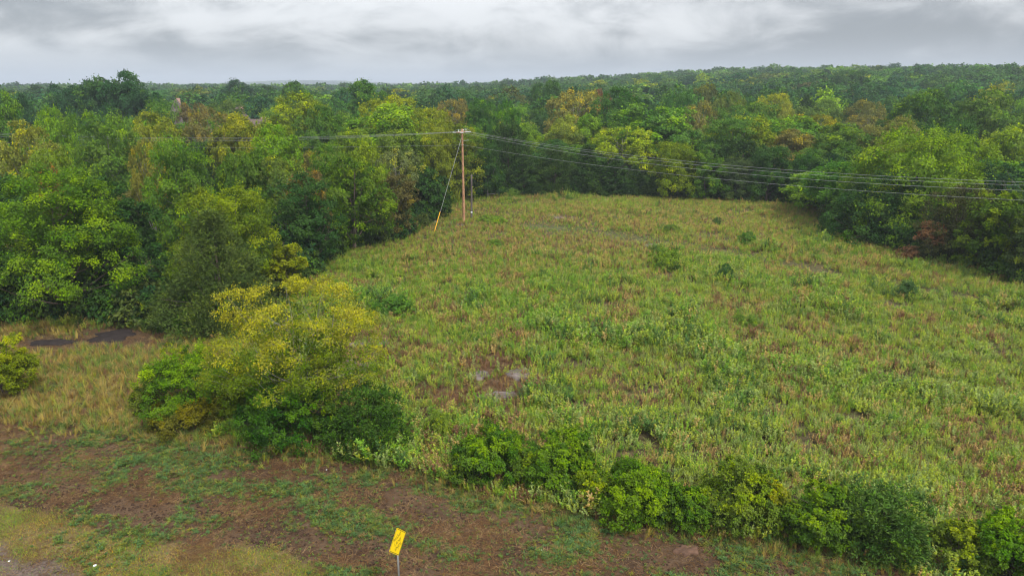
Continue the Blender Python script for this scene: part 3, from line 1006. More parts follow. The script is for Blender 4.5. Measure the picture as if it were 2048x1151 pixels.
hero("shrub", 985, 965, 858, 170, "shrub", 209, (0.088, 0.177, 0.031), "dark green sprawling shrub starting the right-hand hedge", n=110, lpc=230, leaf=.105, group=HEDGE, cat="shrub", stems=5, parts=SH, ragged=.5, grow=.9, tipfun=fresh_top)
hero("shrub", 1118, 985, 862, 150, "shrub", 210, (0.100, 0.195, 0.031), "green sprawling shrub, second of the right-hand hedge", n=100, lpc=230, leaf=.105, group=HEDGE, cat="shrub", stems=5, parts=SH, ragged=.5, grow=.9, tipfun=fresh_top)
hero("shrub", 1275, 1045, 925, 190, "shrub", 211, (0.106, 0.201, 0.028), "green shrub with yellow-green top in the middle of the hedge", n=120, lpc=230, leaf=.105, group=HEDGE, cat="shrub", stems=5, parts=SH, ragged=.5, grow=.9, tipfun=fresh_top)
hero("shrub", 1372, 1062, 950, 100, "shrub", 212, (0.094, 0.183, 0.031), "small dark green shrub wedged in the middle of the hedge", n=70, lpc=230, leaf=.105, group=HEDGE, cat="shrub", stems=4, parts=SH, ragged=.5, grow=.9, tipfun=fresh_top)
hero("shrub", 1478, 1065, 918, 185, "shrub", 213, (0.130, 0.201, 0.042), "pale yellowish shrub right of the hedge's middle", n=120, lpc=230, leaf=.105, group=HEDGE, cat="shrub", stems=5, parts=SH, ragged=.5, grow=.9, tipfun=fresh_top)
hero("shrub", 1630, 1092, 962, 150, "shrub", 214, (0.094, 0.177, 0.031), "dark green shrub right of the pale yellowish shrub", n=110, lpc=230, leaf=.105, group=HEDGE, cat="shrub", stems=5, parts=SH, ragged=.5, grow=.9, tipfun=fresh_top)
hero("shrub", 1752, 1112, 968, 160, "round_cedar", 215, (0.077, 0.147, 0.035), "upright bluish dark bush, last before the gap in the hedge", n=260, lpc=70, leaf=.16, mat=M_NEEDLE, wid=.34, group=HEDGE, cat="shrub", parts=SH, ragged=.5, grow=.9)
hero("shrub", 1915, 1140, 1030, 120, "shrub", 216, (0.136, 0.201, 0.038), "low yellowish shrub right of the gap in the hedge", n=80, lpc=230, leaf=.105, group=HEDGE, cat="shrub", stems=4, parts=SH, ragged=.5, grow=.9, tipfun=fresh_top)
hero("shrub", 2010, 1168, 1008, 150, "shrub", 217, (0.098, 0.205, 0.028), "dark green shrub in the lower right corner", n=110, lpc=230, leaf=.105, group=HEDGE, cat="shrub", stems=5, parts=SH, ragged=.5, grow=.9, tipfun=fresh_top)
EXTRA = [(932, 972, 900, 70, (.085, .15, .03), "small weedy shrub at the left end of the right-hand hedge"),
         (1052, 975, 885, 84, (.10, .17, .03), "yellowish green shrub between the first two shrubs of the right-hand hedge"),
         (1190, 1015, 918, 90, (.13, .20, .03), "yellow-green shrub left of the middle of the hedge"),
         (1168, 965, 868, 40, (.075, .14, .03), "narrow upright shrub sticking out behind the hedge's second shrub"),
         (1330, 1050, 960, 80, (.07, .14, .03), "low dark shrub at the hedge's front near its middle"),
         (1425, 1058, 965, 80, (.11, .17, .04), "light green shrub left of the pale yellowish shrub"),
         (1540, 1070, 925, 64, (.20, .24, .03), "bright yellow-green upright shrub right of the pale one"),
         (1690, 1100, 985, 84, (.07, .13, .035), "dark shrub between the two dark shrubs near the hedge gap"),
         (1570, 1085, 990, 80, (.08, .14, .03), "low green shrub right of the bright yellow-green one"),
         (1960, 1150, 1060, 80, (.10, .16, .03), "low green shrub left of the lower right corner shrub"),
         (455, 850, 770, 80, (.15, .17, .035), "small yellowish shrub between bright shrub and golden tree"),
         (300, 835, 760, 70, (.14, .19, .04), "pale green weedy shrub at the bright shrub's left side"),
         (668, 905, 800, 90, (.065, .125, .028), "dark shrub between the leafy shrub and the round evergreen")]
for q, (px, b, t, w, col, lab) in enumerate(EXTRA):
    hero("shrub", px, b, t, w, "shrub", 230 + q, col, lab, n=60, lpc=110, leaf=.12, group=HEDGE, cat="shrub", stems=4, parts=SH, ragged=.5, grow=.9, tipfun=fresh_top, limbs=12)
FIELD = "bushes dotted over the field"
for px, b, t, w, col, lab in [
    (1330, 536, 496, 74, (0.165, 0.263, 0.050), "largest green bush in the field below the mown track"),
    (1449, 566, 524, 36, (0.069, 0.145, 0.046), "dark upright bush in the field right of the largest bush"),
    (1812, 596, 560, 46, (0.088, 0.166, 0.063), "dark bluish bush in the field's right part"),
    (1494, 490, 462, 38, (0.116, 0.233, 0.052), "small green bush above the mown track"),
    (1433, 452, 432, 18, (0.088, 0.166, 0.050), "tiny dark bush near the field's back right of centre"),
    (790, 632, 590, 92, (0.107, 0.223, 0.046), "low dark green thicket in the field above the golden tree"),
    (1026, 396, 376, 34, (0.135, 0.233, 0.058), "small bush at the field's back left of the cedars"),
    (990, 494, 478, 40, (0.146, 0.253, 0.050), "small green bush in the field below the pole"),
    (985, 446, 430, 60, (0.174, 0.292, 0.050), "low bright green clump at the foot of the short dark pole"),
    (1495, 655, 628, 56, (0.146, 0.244, 0.052), "low green bush in the middle of the field"),
    (1340, 465, 448, 40, (0.146, 0.233, 0.058), "small green clump by the track's far side"),
    (880, 880, 820, 60, (0.194, 0.282, 0.058), "grey-green weedy bush right of the round evergreen bush"),
    (1905, 528, 500, 40, (0.096, 0.175, 0.050), "dark low bush at the wood edge right of the dying sapling"),
]:
    x, y, r, h = by_base(px, b, t, w)
    h = max(h * .9, .45)
    plant(WOOD["bush"][int(px) % 2], "bush", x, y, r, h, col, lab, "bush", FIELD, parts=SH)

# ------------------------------------------------------------------ the rest of the wood
rs = RS(77)
MARKS = [(225, 165, "blackish oaks"), (350, 203, "pointed house roof"), (735, 165, "tall skyline tree left of the pole"), (930, 258, "pole top"),
         (1150, 188, "golden yellow tree"), (1240, 190, "big dark round tree"), (1415, 180, "olive brown round tree"), (1585, 245, "large bright corner tree"),
         (1705, 145, "highest dome on the ridge"), (1860, 190, "large dark right-hand tree"), (2000, 200, "pale-tipped tree at the right edge"),
         (150, 318, "big bright tree on the left"), (40, 190, "feathery evergreen on the left"), (590, 180, "rounded skyline tree"), (500, 243, "low brown house roof"),
         (1310, 220, "very wide mid green tree"), (1045, 250, "light green tree beside the pole"), (1840, 258, "biggest right-hand tree")]
PAL = [(G_MID, "mid green", .30), (G_BRIGHT, "light green", .14), (G_DARK, "dark green", .20), (G_DEEP, "blackish green", .06), (G_YEL, "yellow-green", .12),
       ((.150, .172, .050), "straw-yellow", .04), (G_OLIVE, "olive green", .09), ((.110, .115, .048), "brownish", .01)]
PW = np.array([p[2] for p in PAL])
PW /= PW.sum()


def free(x, y, r, k=0.72):
    for ux, uy, ur in USED:
        if (ux - x) ** 2 + (uy - y) ** 2 < (k * (ur + r)) ** 2:
            return False
    return True


HOUSES = [(-87, 178, 14), (-76, 190, 12), (-62, 160, 11)]
cand = []
y = 46.0
while y < 640:
    s = 9.2 if y < 230 else 14.5
    x = -y * 0.92 - 12
    while x < y * 0.92 + 12:
        jx, jy = x + rs.uniform(-.38, .38) * s, y + rs.uniform(-.38, .38) * s
        cand.append((jx, jy))
        x += s
    y += s * .92
cand = np.array(cand)
cz = terrain(cand[:, 0], cand[:, 1])
cpx, cpy = project(cand[:, 0], cand[:, 1], cz)
bpx, bpy_ = project(cand[:, 0], cand[:, 1] - 3.0, cz)
keep = ~inpoly(cpx, cpy, P_CLEAR) & ~inpoly(bpx, bpy_, P_CLEAR)
cand, cz, cpx = cand[keep], cz[keep], cpx[keep]
rest = []
auto = []
order = np.argsort(cand[:, 1])
NIND = 175
for i in order:
    x, y = cand[i]
    if any((x - hx) ** 2 + (y - hy) ** 2 < hr ** 2 for hx, hy, hr in HOUSES):
        continue
    if y > 95 and x < 0 and y < 185 and any(abs(x / y - hx / hy) < .035 and y < hy and y > hy - 22 for hx, hy, hr in HOUSES):
        low = True
    else:
        low = False
    r = rs.uniform(4.2, 6.4) if y < 240 else rs.uniform(6.0, 12.0)
    h = rs.uniform(6.2, 11.0) if y < 125 else (rs.uniform(7.5, 13.5) if y < 200 else rs.uniform(12.0, 18.5))
    if low:
        h, r = rs.uniform(4.5, 6.5), rs.uniform(2.5, 3.5)
    # the ridge darkens into oaks
    ci = rs.choice(len(PAL), p=PW)
    if y > 205 and rs.rand() < .8:
        ci = 2 + (rs.rand() < .4)
    if not free(x, y, r, .62):
        continue
    infr = -60 < cpx[i] < 2108
    if infr and len(auto) < NIND:
        auto.append((x, y, r, h, ci))
        USED.append((x, y, r))
    else:
        rest.append((x, y, r, h, ci))
        USED.append((x, y, r)) if y < 260 else None
REL = {}
KW = ["broad", "broad", "broad", "tall", "layer", "thin", "cedar"]
info = []
for x, y, r, h, ci in auto:
    kd = KW[rs.randint(len(KW))]
    if kd == "cedar" and ci in (4, 5, 7):
        kd = "thin"
    z = float(terrain(x, y))
    tx, ty = project(x, y, z + h)
    mk = min(MARKS, key=lambda q: (q[0] - tx) ** 2 + 4 * (q[1] - ty) ** 2)
    dxp, dyp = tx - mk[0], ty - mk[1]
    if abs(dyp) * 2 > abs(dxp):
        rel = "below" if dyp > 0 else "above"
    else:
        rel = "right of" if dxp > 0 else "left of"
    form = {"broad": "round tree", "tall": "upright tree", "layer": "layered tree", "thin": "thin-crowned tree", "cedar": "cedar"}[kd]
    key = (PAL[ci][1], form, rel, mk[2])
    REL.setdefault(key, []).append((math.hypot(dxp, dyp), len(info)))
    info.append((kd, key))
ORD = ["nearest", "second", "third", "fourth", "fifth", "sixth", "seventh", "eighth"]
labels = {}
for key, lst in REL.items():
    lst.sort()
    for q, (_, i) in enumerate(lst):
        o_ = (ORD[min(q, 7)] + " ") if len(lst) > 1 else ""
        labels[i] = f"{o_}{key[0]} {key[1]} {key[2]} the {key[3]}"
for i, (x, y, r, h, ci) in enumerate(auto):
    kd = info[i][0]
    c = np.array(PAL[ci][0]) * rs.uniform(1.0, 1.4) * rs.uniform(.92, 1.08, 3)
    if kd == "cedar":
        c = np.array(G_CEDAR) * rs.uniform(.8, 1.3)
        r *= .72
    pr = WOOD[kd]
    plant(pr[rs.randint(len(pr))], KIND_NAME[kd], x, y, r * 1.12, h, c, labels[i], "tree", MIDG)


# scattering of one mesh kind over many points -------------------------------------------
def scatter(name, P, rot, scl, tint, protos, label, idx=None):
    """one object: points that carry small plants as instances of its own geometry"""
    n = len(P)
    me = bpy.data.meshes.new(name)
    me.vertices.add(n)
    me.vertices.foreach_set("co", np.asarray(P, np.float32).ravel())
    for nm, arr in (("rot", rot), ("scl", scl)):
        a = me.attributes.new(nm, "FLOAT_VECTOR", "POINT")
        a.data.foreach_set("vector", np.asarray(arr, np.float32).ravel())
    a = me.attributes.new("tint", "FLOAT_COLOR", "POINT")
    a.data.foreach_set("color", np.concatenate([np.asarray(tint, np.float32), np.ones((n, 1), np.float32)], 1).ravel())
    a = me.attributes.new("pick", "INT", "POINT")
    idx = np.random.RandomState(3).randint(0, len(protos), n) if idx is None else idx
    a.data.foreach_set("value", np.asarray(idx, np.int32))
    o = add(name, me)
    tag(o, label, None, None, "stuff")
    ng = bpy.data.node_groups.new(name + "_scatter", "GeometryNodeTree")
    ng.interface.new_socket("Geometry", in_out="INPUT", socket_type="NodeSocketGeometry")
    ng.interface.new_socket("Geometry", in_out="OUTPUT", socket_type="NodeSocketGeometry")
    N = ng.nodes
    L = ng.links
    gi = N.new("NodeGroupInput")
    go = N.new("NodeGroupOutput")
    jn = N.new("GeometryNodeJoinGeometry")
    for pm in protos:
        ob = bpy.data.objects.new(pm.name, pm)          # carries the mesh into the node tree, never linked to the scene
        oi = N.new("GeometryNodeObjectInfo")
        oi.inputs["Object"].default_value = ob
        g2 = N.new("GeometryNodeGeometryToInstance")
        L.new(oi.outputs["Geometry"], g2.inputs[0])
        L.new(g2.outputs[0], jn.inputs[0])
    ip = N.new("GeometryNodeInstanceOnPoints")
    ip.inputs["Pick Instance"].default_value = True
    L.new(gi.outputs[0], ip.inputs["Points"])
    L.new(jn.outputs[0], ip.inputs["Instance"])
    for nm, typ, sock in (("pick", "INT", "Instance Index"), ("rot", "FLOAT_VECTOR", "Rotation"), ("scl", "FLOAT_VECTOR", "Scale")):
        na = N.new("GeometryNodeInputNamedAttribute")
        na.data_type = typ
        na.inputs[0].default_value = nm
        src = na.outputs[0]
        if nm == "rot":
            er = N.new("FunctionNodeEulerToRotation")
            L.new(src, er.inputs[0])
            src = er.outputs[0]
        L.new(src, ip.inputs[sock])
    L.new(ip.outputs[0], go.inputs[0])
    md = o.modifiers.new("scatter", "NODES")
    md.node_group = ng
    return o


wood_protos = []
for s_, kd, nn, lp, lf in ((301, "broad", 90, 34, .55), (302, "broad", 96, 32, .55), (303, "tall", 90, 34, .55), (304, "layer", 90, 32, .5), (305, "broad", 84, 36, .55)):
    me_, _c = crown_mesh(s_, kd, 4.6, 10, nn, lp, lf, M_LEAF_I, name="wood_crown", tip=.08, ragged=.1)
    wood_protos.append(me_)
far_protos = []
for s_ in (311, 312, 313):
    me_, _c = crown_mesh(s_, "broad", 4.6, 10, 60, 16, 1.0, M_LEAF_I, name="far_crown", tip=.06, wid=.8, ragged=.05)
    far_protos.append(me_)

rx = np.array([(a[0], a[1]) for a in rest])
rr_ = np.array([a[2] for a in rest])
rh = np.array([a[3] for a in rest])
rc = np.array([PAL[a[4]][0] for a in rest]) * rs.uniform(1.05, 1.65, (len(rest), 1)) * rs.uniform(.92, 1.08, (len(rest), 3))
P = np.concatenate([rx, (terrain(rx[:, 0], rx[:, 1]) - .2)[:, None]], 1)
rot = np.stack([np.zeros(len(P)), np.zeros(len(P)), rs.rand(len(P)) * 6.28], -1)
scatter("woodland", P, rot, np.stack([rr_ / 4.6 * 1.15, rr_ / 4.6 * 1.15, rh / 10], -1), rc, wood_protos, "continuous wood of green crowns rising to the ridge behind")
fp = []
y = 640.0
while y < 6400:
    s = max(16.0, y / 50)
    xx = np.arange(-y * .95, y * .95, s)
    fp.append(np.stack([xx + rs.uniform(-.4, .4, len(xx)) * s, np.full(len(xx), y) + rs.uniform(-.4, .4, len(xx)) * s, np.full(len(xx), s)], -1))
    y += s * .95
fp = np.concatenate(fp)
n = len(fp)
fs = fp[:, 2] / 9.5
fh = rs.uniform(11, 17, n) * np.clip(fs, 1, 1.7) ** .5
fci = rs.choice([0, 2, 3, 2, 3, 2], n)
fc = np.array([PAL[i][0] for i in range(len(PAL))])[fci] * rs.uniform(1.0, 1.5, (n, 1))
P = np.stack([fp[:, 0], fp[:, 1], terrain(fp[:, 0], fp[:, 1]) - .3], -1)
scatter("distant_woodland", P, np.stack([np.zeros(n), np.zeros(n), rs.rand(n) * 6.28], -1),
        np.stack([fs * 1.2, fs * 1.2, fh / 10], -1), fc, far_protos, "distant woodland fading into blue haze along the horizon")

# undergrowth closing the foot of the wood
ug = [crown_mesh(s_, "shrub", 1.6, 2.0, 34, 34, .24, M_LEAF_I, name="undergrowth_bush", tip=.1)[0] for s_ in (321, 322, 323)]
U = np.stack([rs.uniform(-110, 115, 14000), rs.uniform(44, 150, 14000)], -1)
zz = terrain(U[:, 0], U[:, 1])
ax, ay = project(U[:, 0], U[:, 1], zz)
inn = inpoly(ax, ay, P_CLEAR)
fx_, fy_ = project(U[:, 0] * .86, U[:, 1] * .86 - 1.0, zz)
edge = inpoly(fx_, fy_, P_CLEAR)
kp = ~inn & ((rs.rand(len(U)) < .16) | (edge & (rs.rand(len(U)) < .75)))
U, zz = U[kp], zz[kp]
n = len(U)
us = rs.uniform(.7, 1.5, n)
uc = np.array([G_DARK, G_DEEP, G_MID, G_OLIVE, (.06, .11, .03)])[rs.randint(0, 5, n)] * rs.uniform(.8, 1.2, (n, 1))
scatter("undergrowth", np.stack([U[:, 0], U[:, 1], zz - .05], -1), np.stack([np.zeros(n), np.zeros(n), rs.rand(n) * 6.28], -1), np.stack([us, us, us * rs.uniform(.7, 1.3, n)], -1), uc, ug, "dark green undergrowth closing the foot of the wood")

# ------------------------------------------------------------------ weeds and grasses
def blades(rs, n, h, spread, w, arch, lv3=None, seg=2, base=.04):
    th = rs.rand(n) * 6.28
    d = np.stack([np.cos(th), np.sin(th), np.zeros(n)], -1)
    b0 = np.stack([rs.randn(n) * base, rs.randn(n) * base, np.zeros(n)], -1)
    hh = h * rs.uniform(.55, 1.15, n)
    sp = spread * rs.uniform(.3, 1.2, n)
    side = np.stack([-np.sin(th), np.cos(th), np.zeros(n)], -1)
    V, F = [], []
    ts = np.linspace(0, 1, seg + 1)
    for t in ts:
        p = b0 + d * (sp * t ** 1.5)[:, None] + np.array([0, 0, 1.0]) * (hh * (t - arch * t ** 2.5))[:, None]
        ww = w * (1 - t * .8) * (0.7 + .6 * min(t * 3, 1))
        V += [p - side * ww / 2, p + side * ww / 2]
    V = np.stack(V, 1)
    k = 2 * (seg + 1)
    bi = np.arange(n)[:, None] * k
    for s in range(seg):
        F.append(np.concatenate([bi + 2 * s, bi + 2 * s + 1, bi + 2 * s + 3, bi + 2 * s + 2], 1))
    lv = np.stack([rs.rand(n), rs.rand(n), (rs.rand(n) < .2) * rs.rand(n), np.ones(n)], -1)
    return V.reshape(-1, 3), np.concatenate(F), np.repeat(lv, k, 0)


def join(parts):
    V, F, A, o = [], [], [], 0
    for v, f, a in parts:
        V.append(v)
        F.append(f + o)
        A.append(a)
        o += len(v)
    return np.concatenate(V), np.concatenate(F), np.concatenate(A)


def forb(rs, h, stems, nl, L, w, spread=.10):
    P, Nn, A = [], [], []
    for s in range(stems):
        ln = rs.randn(2) * spread * h
        b = rs.randn(2) * .05
        t = rs.uniform(.22, 1.0, nl) ** .8
        th = np.arange(nl) * 2.4 + rs.rand() * 6
        p = np.stack([b[0] + ln[0] * t, b[1] + ln[1] * t, h * t * (1 if s == 0 else .82)], -1)
        out_ = np.stack([np.cos(th), np.sin(th), np.full(nl, .55) + t * .6], -1) + rs.randn(nl, 3) * .15
        P.append(p)
        A.append(norm(out_))
        Nn.append(norm(np.stack([-np.cos(th) * .5, -np.sin(th) * .5, np.ones(nl)], -1) + rs.randn(nl, 3) * .2))
    P, Nn, A = map(np.concatenate, (P, Nn, A))
    m = len(P)
    Ls = L * rs.uniform(.6, 1.25, m) * (1.2 - .5 * P[:, 2] / h)
    V, F = leaf_quads(P, Nn, A, Ls, Ls * w, .2)
    lv = np.repeat(np.stack([rs.rand(m), np.full(m, rs.rand()), (rs.rand(m) < .30 - .28 * P[:, 2] / h) * rs.rand(m), np.ones(m)], -1), 4, 0)
    return V, F, lv


def build(name, parts):
    V, F, A = join(parts)
    return mesh(name, V, F, M_WEED, A)


rq = RS(9)
FORB = [build("forb", [forb(rq, .72, 4, 30, .075, .45, .16)]), build("forb", [forb(rq, .58, 6, 24, .07, .48, .26)]),
        build("forb", [forb(rq, .85, 3, 40, .08, .42, .12)]), build("forb", [forb(rq, .50, 7, 20, .07, .5, .34)]), build("forb", [forb(rq, .68, 5, 26, .07, .5, .24)]),
        build("forb", [forb(rq, .62, 4, 24, .075, .45, .22), blades(rq, 8, .7, .25, .016, .2)])]
GRASS = [build("grass_tuft", [blades(rq, 16, .72, .42, .022, .34)]), build("grass_tuft", [blades(rq, 14, .62, .50, .026, .44)]), build("grass_tuft", [blades(rq, 18, .85, .26, .020, .15)])]
LOW = [build("verge_tuft", [blades(rq, 18, .26, .30, .026, .45)]), build("verge_tuft", [blades(rq, 14, .20, .28, .030, .45)]), build("verge_tuft", [blades(rq, 22, .34, .28, .024, .4)]),
       build("verge_sprout", [forb(rq, .16, 4, 6, .13, .5, .5)])]
SHORT = [build("lawn_tuft", [blades(rq, 26, .09, .07, .016, .25, base=.16, seg=1)]), build("lawn_tuft", [blades(rq, 26, .07, .08, .018, .25, base=.18, seg=1)])]
LITTER = [build("straw", [blades(rq, 14, .05, .34, .016, .55, base=.14, seg=1)]), build("straw", [blades(rq, 12, .09, .30, .015, .6, base=.16)])]


def spots(density_near, density_far, y0, y1, half=.86):
    """random places in view, thinning with distance"""
    P = []
    y = y0
    while y < y1:
        d = density_near + (density_far - density_near) * np.clip((y - y0) / (y1 - y0), 0, 1) ** .5
        wid = 2 * (half * y + 3)
        n = int(wid * 1.5 * d)
        P.append(np.stack([rs.uniform(-wid / 2, wid / 2, n), rs.uniform(y, y + 1.5, n)], -1))
        y += 1.5
    return np.concatenate(P)


def pal(cols, w, n):
    w = np.asarray(w, float)
    w = w / w.sum(-1, keepdims=True)
    cum = np.cumsum(w, -1)
    u = rs.rand(n, 1)
    k = (u > cum).sum(-1).clip(0, len(cols) - 1)
    return np.array(cols)[k]


def ts(n, s0, s1, tilt=.18, flat=None):
    s = rs.uniform(s0, s1, n)
    rot = np.stack([rs.randn(n) * tilt, rs.randn(n) * tilt, rs.rand(n) * 6.28], -1)
    return rot, s


def field_layer(pts):
    x, y = pts[:, 0], pts[:, 1]
    vg, lw, gv, br, tr, dr, cl = zones(x, y)
    px, py = project(x, y, np.zeros_like(x))
    return x, y, vg, lw, gv, br, tr, dr, cl, px, py


# colours of weeds
C_SAGE, C_YG, C_GRN, C_STRAW, C_BRN, C_DK = (.265, .345, .125), (.315, .405, .085), (.180, .335, .065), (.46, .37, .16), (.22, .14, .085), (.095, .185, .060)
# 1 leafy forbs of the field
pts = spots(27, 11.5, 20, 126)
x, y, vg, lw, gv, br, tr, dr, cl, px, py = field_layer(pts)
n1 = fbm(x / 7, y / 7, 0, 4)
n2 = fbm(x / 2.2 + 30, y / 2.2, 2, 3)
dens = np.clip(1.05 - 1.15 * br - .9 * tr - .75 * dr, 0, 1) * sstep(n2, .24, .42)
ok = cl & ~vg & (rs.rand(len(x)) < dens) & ~((px < 430) & (py > 660))
x, y, n1, n2, py, br, tr = [a[ok] for a in (x, y, n1, n2, py, br, tr)]
n = len(x)
right = sstep(px[ok], 900, 1500) * sstep(py, 500, 700)
dryback = np.clip(sstep(-py, -600, -440) * sstep(fbm(x / 10 + 5, y / 10, 4, 3), .38, .56) + .9 * np.exp(-(((px[ok] - 1080) / 330) ** 2 + ((py - 478) / 42) ** 2)), 0, 1)
patch = fbm(x / 3.5 + 70, y / 3.5, 3, 3)
green = np.exp(-(((px[ok] - 880) / 330) ** 2 + ((py - 570) / 70) ** 2)) * (1 - br)
w = np.stack([.35 + .9 * right * n1 + .2 * n1, .55 + .6 * (1 - n1), .35 + .6 * sstep(n1, .5, .65) + .8 * green, .09 + 1.4 * dryback + .20 * (n2 < .42), .05 + .25 * br + .45 * dryback, .08 + .10 * n1], -1)
w[:, 3] += .8 * sstep(patch, .56, .70)
w[:, 4] += 1.4 * sstep(patch, .58, .70)
w[:, 2] += 1.5 * tr
w[:, 5] += .7 * sstep(-patch, -.40, -.30)
tint = pal([C_SAGE, C_YG, C_GRN, C_STRAW, C_BRN, C_DK], w, n) * rs.uniform(.82, 1.18, (n, 1))
rot, s = ts(n, .65, 1.25)
drift = fbm(x / 1.3 + 11, y / 1.3, 5, 2)
s = s * (.7 + .65 * drift) * (1 - .55 * tr) * (.45 + 1.15 * n1) * (1 - .35 * dryback) * (1 + .5 * sstep(-patch, -.42, -.30))
scatter("field_weeds", np.stack([x, y, ground_z(x, y)], -1), rot, np.stack([s * 1.15, s * 1.15, s], -1), tint, FORB, "leafy green weeds covering the field")
# 2 grasses of the field
pts = spots(12, 7.5, 20, 126)
x, y, vg, lw, gv, br, tr, dr, cl, px, py = field_layer(pts)
n1 = fbm(x / 5 + 9, y / 5, 1, 4)
dens = np.clip((.35 + 1.2 * sstep(n1, .42, .62)) * (1 - .55 * sstep(px, 950, 1250) * sstep(py, 520, 640)) - .8 * tr + 1.2 * br, 0, 1)
ok = cl & ~vg & (rs.rand(len(x)) < dens) & ~dr & ~((px < 430) & (py > 640))
x, y, n1, py, br, tr = [a[ok] for a in (x, y, n1, py, br, tr)]
px = px[ok]
n = len(x)
left = sstep(-px, -1250, -800) * sstep(-py, -700, -560)
tan = np.exp(-(((px - 1080) / 330) ** 2 + ((py - 478) / 42) ** 2)) + .6 * np.exp(-(((px - 1700) / 220) ** 2 + ((py - 900) / 60) ** 2))
w = np.stack([.5 + .3 * (1 - br) + 1.2 * left * (1 - br), .35 + 1.6 * left * (1 - br), .22 + .3 * br + 1.3 * tan, .06 + 2.6 * br + .5 * tan, .25 * (1 - br)], -1)
tint = pal([C_YG, (.22, .37, .065), C_STRAW, C_BRN, C_SAGE], w, n) * rs.uniform(.78, 1.2, (n, 1))
rot, s = ts(n, .6, 1.1)
s = s * (1 - .2 * br) * (1 - .5 * tr)
scatter("field_grass", np.stack([x, y, ground_z(x, y)], -1), rot, np.stack([s, s, s], -1), tint, GRASS, "yellow-green and straw-coloured grass tufts among the field weeds")
# 3 rank grass strip on the left and along the hedge foot
pts = spots(34, 28, 22, 56)
x, y, vg, lw, gv, br, tr, dr, cl, px, py = field_layer(pts)
qx, qy = px, py
hedge = np.array([(-900, 815), (0, 838), (230, 850), (480, 892), (800, 935), (930, 985), (1220, 1040), (1560, 1098), (1800, 1140), (1890, 1185)], float)
hy = np.interp(px, hedge[:, 0], hedge[:, 1])
band = np.exp(-((py - hy + 8) / 26) ** 2)
region = ((px < 440) & (py > 640) & (py < hy)) * 1.0
bare = np.maximum.reduce([1.2 * np.exp(-(((px - 235) / 100) ** 2 + ((py - 678) / 24) ** 2)), 1.2 * np.exp(-(((px - 95) / 75) ** 2 + ((py - 692) / 18) ** 2)), 0 * px])
dens = np.clip(np.maximum(band * 1.0, region) - 1.3 * bare, 0, 1)
ok = cl & (rs.rand(len(x)) < dens) & ~lw
x, y, px, py = x[ok], y[ok], px[ok], py[ok]
n = len(x)
n1 = fbm(x / 2.5, y / 2.5, 3, 3)
w = np.stack([.5 + .5 * (n1 > .5), .35 + 0 * x, .55 * sstep(px, 300, -100) + .25, .35 + .3 * (px > 500), .35 + .6 * (px > 850) + .5 * (n1 < .45)], -1)
tint = pal([(.42, .35, .13), (.30, .34, .08), (.34, .26, .10), C_BRN, (.16, .25, .07)], w, n) * rs.uniform(.8, 1.2, (n, 1))
rot, s = ts(n, .5, 1.05, .3)
s = s * np.where(px > 480, .75, 1.0)
scatter("rank_grass", np.stack([x, y, ground_z(x, y)], -1), rot, np.stack([s, s, s], -1), tint, GRASS, "dry straw-coloured tall grass between the verge and the shrubs")
# 4 sparse tufts on the tilled verge
pts = spots(95, 80, 20, 46)
x, y, vg, lw, gv, br, tr, dr, cl, px, py = field_layer(pts)
n1 = fbm(x / 3.2, y / 2.0, 5, 4)
n2 = fbm(x / .8, y / .8, 1, 2)
ridge = np.exp(-(((px - 260) / 300) ** 2 + ((py - 905) / 70) ** 2)) + np.exp(-(((px - 1050) / 260) ** 2 + ((py - 1060) / 60) ** 2))
bare = np.exp(-(((px - 640) / 170) ** 2 + ((py - 930) / 26) ** 2)) + np.exp(-(((px - 1375) / 45) ** 2 + ((py - 1100) / 20) ** 2)) + np.exp(-(((px - 250) / 180) ** 2 + ((py - 1010) / 22) ** 2))
dens = np.clip(sstep(n1 + .09 * ridge, .36, .70) * .95 + .22 - .7 * bare, 0, 1) * (.45 + .55 * sstep(n2, .35, .6))
ok = vg & ~gv & (rs.rand(len(x)) < dens * np.where(lw, .25, 1))
x, y, px, py, n1 = x[ok], y[ok], px[ok], py[ok], n1[ok]
n = len(x)
tint = pal([(.110, .195, .075), (.15, .225, .062), (.20, .225, .060), (.26, .20, .09)], np.stack([.5 + .6 * (n1 > .52), .4 + 0 * x, .25 + 0 * x, .18 + 0 * x], -1), n) * rs.uniform(.75, 1.2, (n, 1))
rot, s = ts(n, .55, 1.25, .2)
s *= .65 + .7 * sstep(n1, .45, .65)
s *= .62
scatter("verge_grass", np.stack([x, y, ground_z(x, y)], -1), rot, np.stack([s, s, s], -1), tint, LOW, "bluish green grass tufts sprouting on the tilled brown verge")
# 5 dry straw lying on the verge and bare spots
pts = spots(80, 10, 20, 90)
x, y, vg, lw, gv, br, tr, dr, cl, px, py = field_layer(pts)
n1 = fbm(x / 1.8 + 4, y / 1.8, 2, 4)
dens = np.clip(np.where(vg, .15 + sstep(n1, .45, .65), np.maximum(br, tr * .8) * 1.0), 0, 1) * np.where(gv, .15, 1)
ok = cl & (rs.rand(len(x)) < dens)
x, y, n1 = x[ok], y[ok], n1[ok]
n = len(x)
tint = pal([(.21, .135, .075), (.13, .08, .05), (.34, .25, .14)], np.stack([.5 + 0 * x, .4 + 0 * x, .25 + 0 * x], -1), n) * rs.uniform(.7, 1.2, (n, 1))
rot, s = ts(n, .6, 1.3, .08)
scatter("dead_straw", np.stack([x, y, ground_z(x, y)], -1), rot, np.stack([s, s, s], -1), tint, LITTER, "dead brown straw lying on the bare soil")
